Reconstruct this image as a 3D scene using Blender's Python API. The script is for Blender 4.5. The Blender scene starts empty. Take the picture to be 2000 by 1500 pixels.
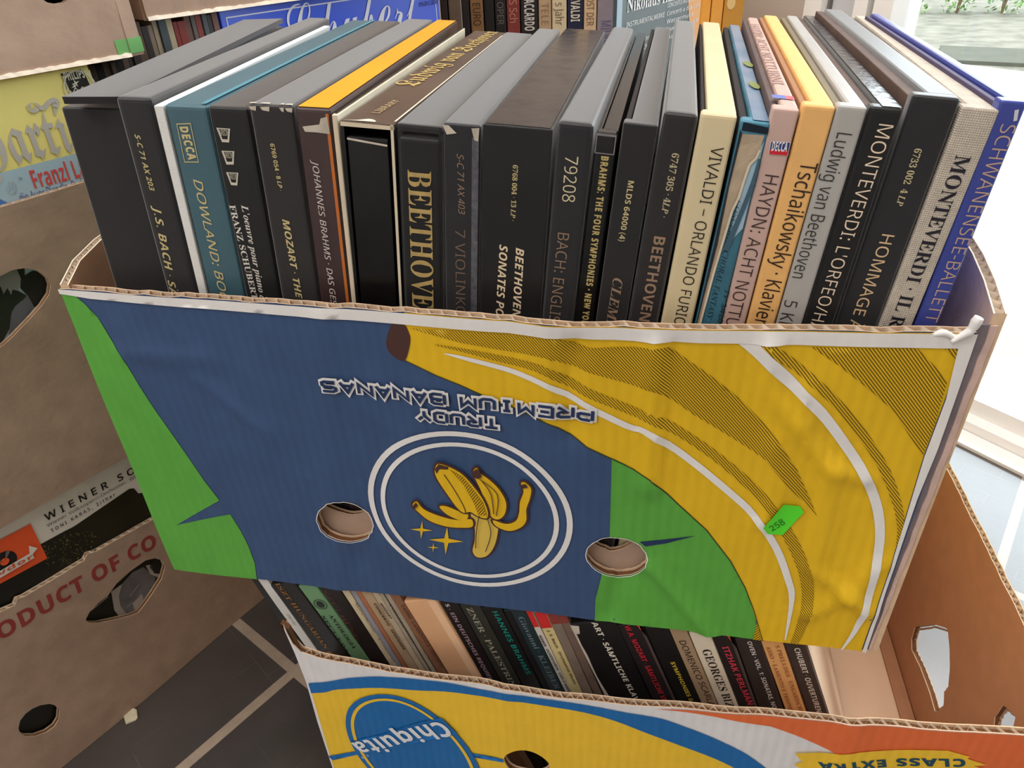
import bpy, bmesh, math, os, random
import numpy as np
from mathutils import Vector, Matrix
from mathutils.geometry import delaunay_2d_cdt

random.seed(7)
SC = bpy.context.scene
COL = SC.collection

# ------------------------------------------------------------------ camera
IMG_W, IMG_H, FPX = 2000.0, 1500.0, 1420.0
CAM_Z = 0.70
_c = np.array([1000.0, 750.0])
_up = -np.array([102.0, 2200.0, FPX]); _up /= np.linalg.norm(_up)
_yd = np.array([310.0, -950.0, FPX]); _yd -= _up * (_yd @ _up); _yd /= np.linalg.norm(_yd)
_xd = np.cross(_yd, _up)
R = np.stack([_xd, _yd, _up])
cam = bpy.data.cameras.new('camera')
cam.sensor_width = 36.0
cam.lens = FPX / IMG_W * 36.0
cam.clip_start = 0.02
camo = bpy.data.objects.new('camera', cam)
COL.objects.link(camo)
mw = Matrix.Identity(4)
for i in range(3):
    mw[i][0] = R[i, 0]; mw[i][1] = -R[i, 1]; mw[i][2] = -R[i, 2]
mw[2][3] = CAM_Z
camo.matrix_world = mw
SC.camera = camo
EYE = np.array([0, 0, CAM_Z])

# ------------------------------------------------------------------ light
SC.view_settings.view_transform = 'Standard'
SC.view_settings.look = 'None'
SC.view_settings.exposure = 0.0
SC.view_settings.gamma = 1.0
SC.view_settings.use_curve_mapping = False
SKY = 6.2
world = bpy.data.worlds.new('sky')
SC.world = world
world.use_nodes = True
bg = world.node_tree.nodes['Background']
bg.inputs[0].default_value = (0.86, 0.93, 1.0, 1)
bg.inputs[1].default_value = SKY


def area(name, loc, target, sx, sy, power, color=(1, 1, 1)):
    l = bpy.data.lights.new(name, 'AREA')
    l.shape = 'RECTANGLE'; l.size = sx; l.size_y = sy; l.energy = power; l.color = color
    o = bpy.data.objects.new(name, l); COL.objects.link(o)
    d = Vector(target) - Vector(loc)
    o.matrix_world = Matrix.Translation(loc) @ d.to_track_quat('-Z', 'Y').to_matrix().to_4x4()
    return o


WD = np.array([0.69098, -0.72287])           # direction of the glazed wall
WA = np.array([0.5215, 1.0683])
WN = np.array([-0.72287, -0.69098])          # into the room


def wpt(s, z, w=0.0):
    q = WA + WD * s + WN * w
    return np.array([q[0], q[1], z])


# portal that guides the sky light through the glazed wall
_p = area('window_portal', wpt(1.2, 1.15, -0.03), wpt(1.2, 1.15, 1.0), 2.9, 2.3, 10)
_p.data.cycles.is_portal = True
# the shop's ceiling lamp
area('ceiling_lamp_light', (-0.15, 0.55, 2.45), (-0.15, 0.5, 0.0), 1.6, 1.0, 33, (1.0, 0.98, 0.955))

# unseen lamp, added as frontal fill on the carton front and spines
area('front_fill_light', (-1.0, -0.95, 2.3), (-0.1, 0.35, 0.5), 1.2, 0.8, 24, (1.0, 0.985, 0.97))

# ------------------------------------------------------------------ helpers


def ray(p):
    return R @ np.array([p[0] - _c[0], p[1] - _c[1], FPX])


def on_plane(p, pt, n):
    d = ray(p)
    t = np.dot(n, np.asarray(pt) - EYE) / np.dot(n, d)
    return EYE + d * t


def on_y(p, y): return on_plane(p, (0, y, 0), (0, 1, 0))
def on_x(p, x): return on_plane(p, (x, 0, 0), (1, 0, 0))
def on_z(p, z): return on_plane(p, (0, 0, z), (0, 0, 1))


def lin(c):
    out = []
    for v in c[:3]:
        v = v / 255.0
        out.append(v / 12.92 if v <= 0.04045 else ((v + 0.055) / 1.055) ** 2.4)
    return (*out, 1.0)


MATS = {}


def mat(name, rgb, rough=0.6, spec=0.35, vary=0.0, vscale=30.0, bump=None, coat=0.0, rgb2=None, metallic=0.0, sheen=0.0, rvar=None):
    if name in MATS:
        return MATS[name]
    m = bpy.data.materials.new(name); m.use_nodes = True
    nt = m.node_tree; N = nt.nodes; L = nt.links
    b = N['Principled BSDF']
    b.inputs['Roughness'].default_value = rough
    b.inputs['Specular IOR Level'].default_value = spec
    b.inputs['Metallic'].default_value = metallic
    b.inputs['Coat Weight'].default_value = coat
    b.inputs['Coat Roughness'].default_value = 0.12
    if sheen:
        b.inputs['Sheen Weight'].default_value = sheen
        b.inputs['Sheen Roughness'].default_value = 0.5
    col = lin(rgb)
    tc = N.new('ShaderNodeTexCoord')
    if vary or rgb2:
        nz = N.new('ShaderNodeTexNoise'); nz.inputs['Scale'].default_value = vscale
        nz.inputs['Detail'].default_value = 6
        L.new(tc.outputs['Object'], nz.inputs['Vector'])
        mx = N.new('ShaderNodeMix'); mx.data_type = 'RGBA'
        if rgb2:
            c2 = lin(rgb2); c1 = col
        else:
            c1 = tuple(x * (1 - vary) for x in col[:3]) + (1,)
            c2 = tuple(min(1, x * (1 + vary)) for x in col[:3]) + (1,)
        mx.inputs['A'].default_value = c1; mx.inputs['B'].default_value = c2
        mr = N.new('ShaderNodeMapRange'); mr.inputs['From Min'].default_value = 0.3; mr.inputs['From Max'].default_value = 0.7
        L.new(nz.outputs['Fac'], mr.inputs['Value'])
        L.new(mr.outputs['Result'], mx.inputs['Factor'])
        L.new(mx.outputs['Result'], b.inputs['Base Color'])
    else:
        b.inputs['Base Color'].default_value = col
    if rvar:
        r1, r2, rs = rvar
        nr = N.new('ShaderNodeTexNoise'); nr.inputs['Scale'].default_value = rs; nr.inputs['Detail'].default_value = 9; nr.inputs['Roughness'].default_value = 0.7
        L.new(tc.outputs['Object'], nr.inputs['Vector'])
        m3 = N.new('ShaderNodeMapRange'); m3.inputs['From Min'].default_value = 0.38; m3.inputs['From Max'].default_value = 0.62
        m3.inputs['To Min'].default_value = r1; m3.inputs['To Max'].default_value = r2
        L.new(nr.outputs['Fac'], m3.inputs['Value']); L.new(m3.outputs['Result'], b.inputs['Roughness'])
    if bump:
        kind, sc, st = bump
        if kind == 'flute':
            w1 = N.new('ShaderNodeTexWave'); w1.bands_direction = 'X'; w1.inputs['Scale'].default_value = sc
            w1.inputs['Distortion'].default_value = 0.6; w1.inputs['Detail'].default_value = 1
            L.new(tc.outputs['Object'], w1.inputs['Vector'])
            n2 = N.new('ShaderNodeTexNoise'); n2.inputs['Scale'].default_value = 160
            L.new(tc.outputs['Object'], n2.inputs['Vector'])
            ad = N.new('ShaderNodeMath'); ad.operation = 'ADD'
            L.new(w1.outputs['Fac'], ad.inputs[0]); L.new(n2.outputs['Fac'], ad.inputs[1])
            src = ad.outputs[0]
        elif kind == 'weave':
            w1 = N.new('ShaderNodeTexWave'); w1.bands_direction = 'Z'; w1.inputs['Scale'].default_value = sc
            w2 = N.new('ShaderNodeTexWave'); w2.bands_direction = 'X'; w2.inputs['Scale'].default_value = sc
            w3 = N.new('ShaderNodeTexWave'); w3.bands_direction = 'Y'; w3.inputs['Scale'].default_value = sc
            for w in (w1, w2, w3):
                w.inputs['Distortion'].default_value = 1.0
                L.new(tc.outputs['Object'], w.inputs['Vector'])
            ad = N.new('ShaderNodeMath'); ad.operation = 'ADD'
            ad2 = N.new('ShaderNodeMath'); ad2.operation = 'ADD'
            L.new(w1.outputs['Fac'], ad.inputs[0]); L.new(w2.outputs['Fac'], ad.inputs[1])
            L.new(ad.outputs[0], ad2.inputs[0]); L.new(w3.outputs['Fac'], ad2.inputs[1])
            src = ad2.outputs[0]
        else:
            n2 = N.new('ShaderNodeTexNoise'); n2.inputs['Scale'].default_value = sc; n2.inputs['Detail'].default_value = 8
            L.new(tc.outputs['Object'], n2.inputs['Vector'])
            src = n2.outputs['Fac']
        bp = N.new('ShaderNodeBump'); bp.inputs['Strength'].default_value = st; bp.inputs['Distance'].default_value = 0.001
        L.new(src, bp.inputs['Height']); L.new(bp.outputs['Normal'], b.inputs['Normal'])
    MATS[name] = m
    return m


def hatch(name, rgb, rgb2, angle, period, frac=0.5, bump=None):
    """printed diagonal line screen of two inks"""
    m = bpy.data.materials.new(name); m.use_nodes = True
    nt = m.node_tree; N = nt.nodes; L = nt.links; b = N['Principled BSDF']
    b.inputs['Roughness'].default_value = 0.5; b.inputs['Specular IOR Level'].default_value = 0.3
    tc = N.new('ShaderNodeTexCoord'); mp = N.new('ShaderNodeMapping')
    mp.inputs['Rotation'].default_value = (0, math.radians(angle), 0)
    L.new(tc.outputs['Object'], mp.inputs['Vector'])
    w = N.new('ShaderNodeTexWave'); w.bands_direction = 'X'; w.inputs['Scale'].default_value = 0.314159 / period
    L.new(mp.outputs['Vector'], w.inputs['Vector'])
    mr = N.new('ShaderNodeMapRange')
    mr.inputs['From Min'].default_value = frac - 0.12; mr.inputs['From Max'].default_value = frac + 0.12
    L.new(w.outputs['Fac'], mr.inputs['Value'])
    mx = N.new('ShaderNodeMix'); mx.data_type = 'RGBA'
    mx.inputs['A'].default_value = lin(rgb); mx.inputs['B'].default_value = lin(rgb2)
    L.new(mr.outputs['Result'], mx.inputs['Factor']); L.new(mx.outputs['Result'], b.inputs['Base Color'])
    MATS[name] = m
    return m


class MB:
    """collects faces in world space, then links them as one mesh object"""

    def __init__(self):
        self.v = []; self.f = []; self.m = []; self.s = []; self.mats = []

    def mi(self, m):
        if m not in self.mats:
            self.mats.append(m)
        return self.mats.index(m)

    def add(self, verts, faces, m, smooth=False):
        b = len(self.v); k = self.mi(m)
        self.v.extend([tuple(map(float, p)) for p in verts])
        for f in faces:
            self.f.append(tuple(b + i for i in f)); self.m.append(k); self.s.append(smooth)

    def bm(self, bm_, m, mx=None, smooth=False):
        bm_.verts.ensure_lookup_table()
        for i, v in enumerate(bm_.verts):
            v.index = i
        vs = [(mx @ v.co) if mx else v.co for v in bm_.verts]
        self.add(vs, [[v.index for v in f.verts] for f in bm_.faces], m, smooth)
        bm_.free()

    def box(self, lo, hi, m, mx=None, bevel=0.0, seg=2):
        bm_ = bmesh.new()
        bmesh.ops.create_cube(bm_, size=1.0)
        for v in bm_.verts:
            v.co = Vector([(lo[i] + hi[i]) / 2 + v.co[i] * (hi[i] - lo[i]) for i in range(3)])
        if bevel:
            bmesh.ops.bevel(bm_, geom=bm_.edges[:], offset=bevel, segments=seg, affect='EDGES', profile=0.6)
        self.bm(bm_, m, mx)

    def prism(self, bottom, top, m):
        n = len(bottom)
        self.add(list(bottom) + list(top),
                 [tuple(range(n))[::-1], tuple(range(n, 2 * n))] + [(i, (i + 1) % n, n + (i + 1) % n, n + i) for i in range(n)], m)

    def tube(self, pts, rad, m, n=8):
        pts = [np.asarray(p, float) for p in pts]
        rads = rad if hasattr(rad, '__len__') else [rad] * len(pts)
        vs = []; fs = []
        ref = np.array([0.31, 0.2, 0.93])
        for i, p in enumerate(pts):
            t = pts[min(i + 1, len(pts) - 1)] - pts[max(i - 1, 0)]
            t = t / (np.linalg.norm(t) + 1e-12)
            a = np.cross(t, ref); a /= np.linalg.norm(a); b = np.cross(t, a)
            for k in range(n):
                th = 2 * math.pi * k / n
                vs.append(p + rads[i] * (math.cos(th) * a + math.sin(th) * b))
        for i in range(len(pts) - 1):
            for k in range(n):
                fs.append((i * n + k, i * n + (k + 1) % n, (i + 1) * n + (k + 1) % n, (i + 1) * n + k))
        fs.append(tuple(range(n))[::-1]); fs.append(tuple((len(pts) - 1) * n + k for k in range(n)))
        self.add(vs, fs, m, True)

    def build(self, name, parent=None):
        me = bpy.data.meshes.new(name)
        if parent is not None:
            root_ = parent
            while root_.parent is not None: root_ = root_.parent
            inv = root_.matrix_world.inverted()
            vs = [tuple(inv @ Vector(p)) for p in self.v]
        else:
            vs = self.v
        me.from_pydata(vs, [], self.f)
        for m in self.mats:
            me.materials.append(m)
        me.polygons.foreach_set('material_index', self.m)
        me.polygons.foreach_set('use_smooth', self.s)
        me.update()
        o = bpy.data.objects.new(name, me); COL.objects.link(o)
        if parent is not None:
            o.parent = parent
        return o

    def build_at(self, name, loc):
        """top-level one-mesh thing with its origin at loc"""
        o = self.build(name)
        me = o.data
        me.transform(Matrix.Translation(-Vector(loc)))
        o.location = loc
        o.matrix_world = Matrix.Translation(loc)
        return o


def tag(o, label=None, cat=None, group=None, kind=None):
    if label: o['label'] = label
    if cat: o['category'] = cat
    if group: o['group'] = group
    if kind: o['kind'] = kind
    return o


def empty(name, mx, label, cat, group=None):
    o = bpy.data.objects.new(name, None); o.empty_display_size = 0.05
    COL.objects.link(o)
    o.matrix_world = mx if isinstance(mx, Matrix) else Matrix.Translation(mx)
    return tag(o, label, cat, group)


# ---- flat artwork on frames
class Frame:
    def __init__(self, o, eu, ev, en, D=None):
        self.o = np.asarray(o, float); self.eu = np.asarray(eu, float); self.ev = np.asarray(ev, float); self.en = np.asarray(en, float)
        self.D = D

    def __call__(self, u, v, w=0.0):
        if self.D: w = w + self.D(u, v)
        return self.o + self.eu * u + self.ev * v + self.en * w

    def px(self, p):
        """where the line of sight through an image point meets this sheet"""
        w = 0.0
        for _ in range(4 if self.D else 1):
            q = on_plane(p, self.o + self.en * w, self.en) - self.o
            u, v = q @ self.eu, q @ self.ev
            if self.D: w = self.D(u, v)
        return (float(u), float(v))

    def pxs(self, ps): return [self.px(p) for p in ps]


def inside(poly, x, y):
    c = False; n = len(poly); j = n - 1
    for i in range(n):
        xi, yi = poly[i]; xj, yj = poly[j]
        if (yi > y) != (yj > y) and x < (xj - xi) * (y - yi) / (yj - yi + 1e-15) + xi:
            c = not c
        j = i
    return c


def fill(loops, grid=None, minus=False):
    """triangulate even-odd loops; optional aligned interior grid points"""
    vs = []; es = []
    for lp in loops:
        if grid:                                     # subdivide edges so they follow a bent sheet
            l2 = []
            for i, a in enumerate(lp):
                b = lp[(i + 1) % len(lp)]
                k = max(1, int(math.hypot(b[0] - a[0], b[1] - a[1]) / grid))
                for q in range(k):
                    l2.append((a[0] + (b[0] - a[0]) * q / k, a[1] + (b[1] - a[1]) * q / k))
            lp = l2
        b0 = len(vs); vs.extend(lp)
        es.extend([(b0 + i, b0 + (i + 1) % len(lp)) for i in range(len(lp))])
    if grid:
        xs = [p[0] for p in vs]; ys = [p[1] for p in vs]
        for i in range(math.ceil(min(xs) / grid), math.floor(max(xs) / grid) + 1):
            for j in range(math.ceil(min(ys) / grid), math.floor(max(ys) / grid) + 1):
                x, y = i * grid, j * grid
                if sum(inside(lp, x, y) for lp in loops) % 2:
                    vs.append((x, y))
    r = delaunay_2d_cdt([Vector(p) for p in vs], es, [], 0, 1e-7)
    P = [tuple(p) for p in r[0]]; T = []
    for f in r[2]:
        cx = sum(P[i][0] for i in f) / len(f); cy = sum(P[i][1] for i in f) / len(f)
        if (inside(loops[0], cx, cy) and not any(inside(lp, cx, cy) for lp in loops[1:])) if minus else sum(inside(lp, cx, cy) for lp in loops) % 2:
            a = sum(P[f[i]][0] * P[f[(i + 1) % len(f)]][1] - P[f[(i + 1) % len(f)]][0] * P[f[i]][1] for i in range(len(f)))
            T.append(tuple(f) if a > 0 else tuple(f)[::-1])
    return P, T


LAYER = 0.00035


def decal(mb, fr, loops, m, layer=1, grid=None, w=0.0, minus=False):
    if not hasattr(loops[0][0], '__len__'):
        loops = [loops]
    P, T = fill(loops, grid, minus)
    mb.add([fr(x, y, w + layer * LAYER) for x, y in P], T, m, bool(grid))


def smooth(pts, n=6, closed=False):
    P = [np.asarray(p, float) for p in pts]; out = []; N = len(P)
    for i in range(N if closed else N - 1):
        p0 = P[(i - 1) % N] if closed or i else P[0]
        p1 = P[i]; p2 = P[(i + 1) % N]
        p3 = P[(i + 2) % N] if closed or i + 2 < N else P[-1]
        for k in range(n):
            t = k / n
            out.append(tuple(0.5 * (2 * p1 + (p2 - p0) * t + (2 * p0 - 5 * p1 + 4 * p2 - p3) * t * t + (3 * p1 - p0 - 3 * p2 + p3) * t ** 3)))
    if not closed: out.append(tuple(P[-1]))
    return out


def band(pts, widths):
    """outline of a stroke of varying width"""
    P = [np.asarray(p, float) for p in pts]; L = []; Rr = []
    N = len(P)
    ws = widths if hasattr(widths, '__len__') else [widths] * N
    if len(ws) != N:
        ws = np.interp(np.linspace(0, 1, N), np.linspace(0, 1, len(ws)), ws)
    for i in range(N):
        if i == 0: t = P[1] - P[0]; k = 1.0
        elif i == N - 1: t = P[-1] - P[-2]; k = 1.0
        else:
            a = P[i] - P[i - 1]; b = P[i + 1] - P[i]
            a = a / (np.linalg.norm(a) + 1e-12); b = b / (np.linalg.norm(b) + 1e-12)
            t = a + b; k = min(2.0, 2.0 / (np.linalg.norm(t) + 1e-6))
        t = t / (np.linalg.norm(t) + 1e-12); n = np.array([-t[1], t[0]]) * ws[i] / 2 * k
        L.append(tuple(P[i] + n)); Rr.append(tuple(P[i] - n))
    return L + Rr[::-1]


# ---- lettering
FDIR = os.path.join(bpy.utils.resource_path('LOCAL'), 'datafiles', 'fonts')   # Blender's own interface fonts


def _font(fn):
    try:
        return bpy.data.fonts.load(os.path.join(FDIR, fn))
    except Exception:
        return None


F_MATH = _font('NotoSansMath-Regular.woff2')
BASE = {'serifb': (0x1D400, 0x1D41A, 0x1D7CE), 'serifi': (0x1D434, 0x1D44E, None), 'serifbi': (0x1D468, 0x1D482, 0x1D7CE),
        'script': (0x1D4D0, 0x1D4EA, None), 'scriptr': (0x1D49C, 0x1D4B6, None), 'fraktur': (0x1D56C, 0x1D586, None), 'sans': (0x1D5A0, 0x1D5BA, 0x1D7E2),
        'sansb': (0x1D5D4, 0x1D5EE, 0x1D7EC), 'sansi': (0x1D608, 0x1D622, 0x1D7E2), 'sansbi': (0x1D63C, 0x1D656, 0x1D7EC)}
_tc = {}


STY = {'wide': (0, .012, 0, 1.45), 'light': (0.0, -0.004, 0, 1.0), 'sans0': (0, 0, 0, 1.0), 'bold': (1, 0.006, 0, 1.04), 'heavy': (1, 0.018, 0, 1.12), 'ital': (0, 0.002, 0.22, 1.0), 'boldi': (1, 0.0, 0.22, 1.04)}
SWAP = {'·': '\u22c5', '•': '\u2219', '–': '\u2212', 'Ä': 'A', 'À': 'A', 'à': 'a', 'œ': 'oe'}


def _mesh2d(body, off, shear, sp):
    c = bpy.data.curves.new('lettering', 'FONT')
    if F_MATH: c.font = F_MATH
    c.body = body; c.resolution_u = 2; c.offset = off; c.shear = shear; c.space_character = sp
    o = bpy.data.objects.new('lettering', c)
    me = o.to_mesh()
    P = [(v.co.x, v.co.y) for v in me.vertices]
    T = [tuple(p.vertices) for p in me.polygons]
    o.to_mesh_clear()
    bpy.data.objects.remove(o); bpy.data.curves.remove(c)
    return P, T


def glyphs(s, style):
    """flat triangulated lettering, horizontal extent and cap height"""
    key = (s, style)
    if key in _tc: return _tc[key]
    off = 0.0; shear = 0.0; sp = 1.0; base = None
    if style in BASE: base = BASE[style]
    elif style in STY:
        bd, off, shear, sp = STY[style]
        if bd: base = BASE['sansb']
    body = ''; marks = []
    for ch in s:
        if ch in 'ÄÀà': marks.append((len(body), ch))
        for c2 in SWAP.get(ch, ch):
            if base and F_MATH:
                U, Lw, Dg = base
                if 'A' <= c2 <= 'Z': c2 = chr(U + ord(c2) - 65)
                elif 'a' <= c2 <= 'z': c2 = '\u210e' if (style == 'serifi' and c2 == 'h') else '\u212f' if (style == 'scriptr' and c2 == 'e') else chr(Lw + ord(c2) - 97)
                elif c2.isdigit() and Dg: c2 = chr(Dg + int(c2))
            body += c2
    P, T = _mesh2d(body, off, shear, sp)
    for i, ch in marks:                              # accents
        xa = max(p[0] for p in _mesh2d(body[:i + 1], off, shear, sp)[0]); wa = max(p[0] for p in _mesh2d(body[i], off, shear, sp)[0])
        cx = xa - wa / 2; y = .52 if ch in 'ÄÀ' else .40
        bx = [(cx - .11, y, .07), (cx + .04, y, .07)] if ch == 'Ä' else []
        for x, yy, w in bx:
            k = len(P); P += [(x, yy), (x + w, yy), (x + w, yy + w), (x, yy + w)]; T.append((k, k + 1, k + 2, k + 3))
        if ch != 'Ä':
            k = len(P); P += [(cx + .02, y), (cx + .07, y), (cx - .02, y + .11), (cx - .09, y + .11)]; T.append((k, k + 1, k + 2, k + 3))
    x0 = min(p[0] for p in P); x1 = max(p[0] for p in P)
    _tc[key] = (P, T, x0, x1, 0.475)
    return _tc[key]


def text(mb, fr, s, style, a, b, cap, m, layer=1, w=0.0):
    """letter s along a->b (frame coordinates, centre line of the capitals)"""
    P, T, x0, x1, c0 = glyphs(s, style)
    a = np.asarray(a, float); b = np.asarray(b, float)
    L = np.linalg.norm(b - a); e = (b - a) / L; n = np.array([-e[1], e[0]])
    vs = []
    for x, y in P:
        q = a + e * ((x - x0) / (x1 - x0) * L) + n * ((y / c0 - 0.5) * cap)
        vs.append(fr(q[0], q[1], w + layer * LAYER))
    T2 = []
    for f in T:
        A = sum(P[f[i]][0] * P[f[(i + 1) % len(f)]][1] - P[f[(i + 1) % len(f)]][0] * P[f[i]][1] for i in range(len(f)))
        T2.append(f if A > 0 else f[::-1])
    mb.add(vs, T2, m)


def ink(rgb, rough=0.5):
    return mat('ink_%d_%d_%d' % tuple(rgb[:3]), rgb, rough, 0.3)


# ------------------------------------------------------------------ shared materials
KRAFT = mat('kraft_board', (172, 145, 126), 0.85, 0.15, 0.10, 45, ('noise', 220, 0.35))
KRAFT_IN = mat('kraft_inside', (190, 148, 116), 0.85, 0.15, 0.08, 60, ('flute', 45, 0.12))
KRAFT_ORANGE = mat('kraft_inside_orange', (178, 130, 100), 0.8, 0.2, 0.06, 50, ('flute', 45, 0.15))
KRAFT_PURPLE = mat('kraft_inside_mauve', (206, 178, 168), 0.8, 0.2, 0.12, 60, ('noise', 300, 0.4))
FLUTE = mat('flute_paper', (216, 186, 156), 0.8, 0.2, 0.12, 90)
FLUTE_CREAM = mat('torn_paper_edge', (240, 224, 204), 0.8, 0.2, 0.1, 80)
CORE = mat('board_core', (120, 84, 58), 0.9, 0.1)
WHITE_PRINT = mat('white_print', (232, 230, 228), 0.55, 0.3, 0.04, 25, ('flute', 45, 0.10))
FL = ('flute', 45, 0.22)
P_BLUE = mat('print_blue', (58, 82, 122), 0.5, 0.35, 0.07, 40, FL)
P_GREEN = mat('print_green', (92, 168, 66), 0.5, 0.35, 0.05, 40, FL)
P_YELLOW = mat('print_yellow', (230, 186, 30), 0.5, 0.35, 0.04, 40, FL)
P_PALE = mat('print_pale_yellow', (222, 190, 84), 0.5, 0.35)
P_BROWN = mat('print_brown', (76, 48, 44), 0.5, 0.35)
P_NAVY = mat('print_navy', (32, 52, 92), 0.5, 0.35)
P_HATCH = hatch('print_hatch', (226, 182, 30), (116, 92, 16), 40, 0.00135, 0.5)
P_HATCH2 = hatch('print_hatch_fine', (226, 180, 24), (120, 92, 16), -35, 0.0016, 0.42)


# ------------------------------------------------------------------ corrugated board
def ring_wave(mb, fr, pts, m, t, depth=0.004, period=0.0075, amp=None, inset=0.0):
    """the fluted paper seen on a cut edge, following pts (frame coordinates) of the edge, running into the board"""
    P = [np.asarray(p, float) for p in pts]
    seg = [np.linalg.norm(P[i + 1] - P[i]) for i in range(len(P) - 1)]
    tot = sum(seg)
    n = max(8, int(tot / period * 10))
    cum = np.concatenate([[0], np.cumsum(seg)])
    vs = []; fs = []
    amp = amp or (t / 2 - 0.0007)
    for i in range(n + 1):
        s = tot * i / n
        k = min(len(seg) - 1, int(np.searchsorted(cum, s, 'right') - 1))
        f = (s - cum[k]) / (seg[k] + 1e-12)
        q = P[k] + (P[k + 1] - P[k]) * f
        tn = (P[k + 1] - P[k]) / (seg[k] + 1e-12); nn = np.array([-tn[1], tn[0]])
        ph = 2 * math.pi * s / period + 0.5 * math.sin(s * 60)
        w = -t / 2 + amp * math.sin(ph)
        q = q - nn * inset
        vs.append(fr(q[0], q[1], w)); vs.append(fr(q[0] - nn[0] * depth, q[1] - nn[1] * depth, w))
    for i in range(n):
        fs.append((2 * i, 2 * i + 2, 2 * i + 3, 2 * i + 1))
    mb.add(vs, fs, m, True)


def board(mb, fr, outline, holes, t, m_out, m_in, grid, edge=None, rim=None, wave_m=None, hole_wave=False):
    """corrugated sheet: two liners, a recessed core, fluting along `rim` (list of point lists, board lies on the right-hand side)"""
    edge = edge or FLUTE
    P, T = fill([outline] + holes, grid)
    lt = 0.0007
    mb.add([fr(x, y, 0) for x, y in P], T, m_out, True)
    mb.add([fr(x, y, -t) for x, y in P], [f[::-1] for f in T], m_in, True)
    mb.add([fr(x, y, -lt) for x, y in P], [f[::-1] for f in T], edge, True)
    mb.add([fr(x, y, -t + lt) for x, y in P], T, edge, True)
    for k, lp in enumerate([outline] + holes):
        l2 = []
        for i, a in enumerate(lp):
            b = lp[(i + 1) % len(lp)]
            q = max(1, int(math.hypot(b[0] - a[0], b[1] - a[1]) / grid))
            for j in range(q):
                l2.append((a[0] + (b[0] - a[0]) * j / q, a[1] + (b[1] - a[1]) * j / q))
        area2 = sum(l2[i][0] * l2[(i + 1) % len(l2)][1] - l2[(i + 1) % len(l2)][0] * l2[i][1] for i in range(len(l2)))
        sgn = 1 if (area2 > 0) == (k == 0) else -1     # inner side direction
        n = len(l2); ins = []
        for i in range(n):
            a = np.array(l2[i - 1]); b = np.array(l2[(i + 1) % n]); tt = b - a; tt /= (np.linalg.norm(tt) + 1e-12)
            nn = np.array([-tt[1], tt[0]]) * sgn
            ins.append(np.array(l2[i]) + nn * (0.0014 if k else 0.003))
        for w0, w1, src, mm in ((0, -lt, l2, edge), (-t + lt, -t, l2, edge), (-lt, -t + lt, ins, CORE)):
            vs = [fr(p[0], p[1], w0) for p in src] + [fr(p[0], p[1], w1) for p in src]
            mb.add(vs, [(i, (i + 1) % n, n + (i + 1) % n, n + i) for i in range(n)], mm)
        if k and hole_wave:
            lp2 = l2 if area2 < 0 else l2[::-1]
            ring_wave(mb, fr, lp2 + [lp2[0]], KRAFT, t, depth=0.002, amp=t / 2 - 0.0022, inset=0.0016)
    for rp in (rim or []):
        ring_wave(mb, fr, rp, wave_m or edge, t)


def ell(cx, cy, a, b, rot=0, n=40, wob=0.0):
    out = []
    for i in range(n):
        th = 2 * math.pi * i / n
        k = 1 + wob * math.sin(3 * th + 1) + wob * 0.6 * math.sin(7 * th)
        x, y = a * k * math.cos(th), b * k * math.sin(th)
        c, s = math.cos(rot), math.sin(rot)
        out.append((cx + x * c - y * s, cy + x * s + y * c))
    return out


# ================================================================== THE SETTING
FLOOR_Z = 0.0
W0 = wpt(-1.36, 0)[:2]; W3 = wpt(2.72, 0)[:2]
SD = np.array([0.40943, 0.91234]); SN = np.array([0.91234, -0.40943])       # stacks: along the face, out of the face
W1 = W0 - SD * 3.4; W2 = np.array([0.5, -2.35])


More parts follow.
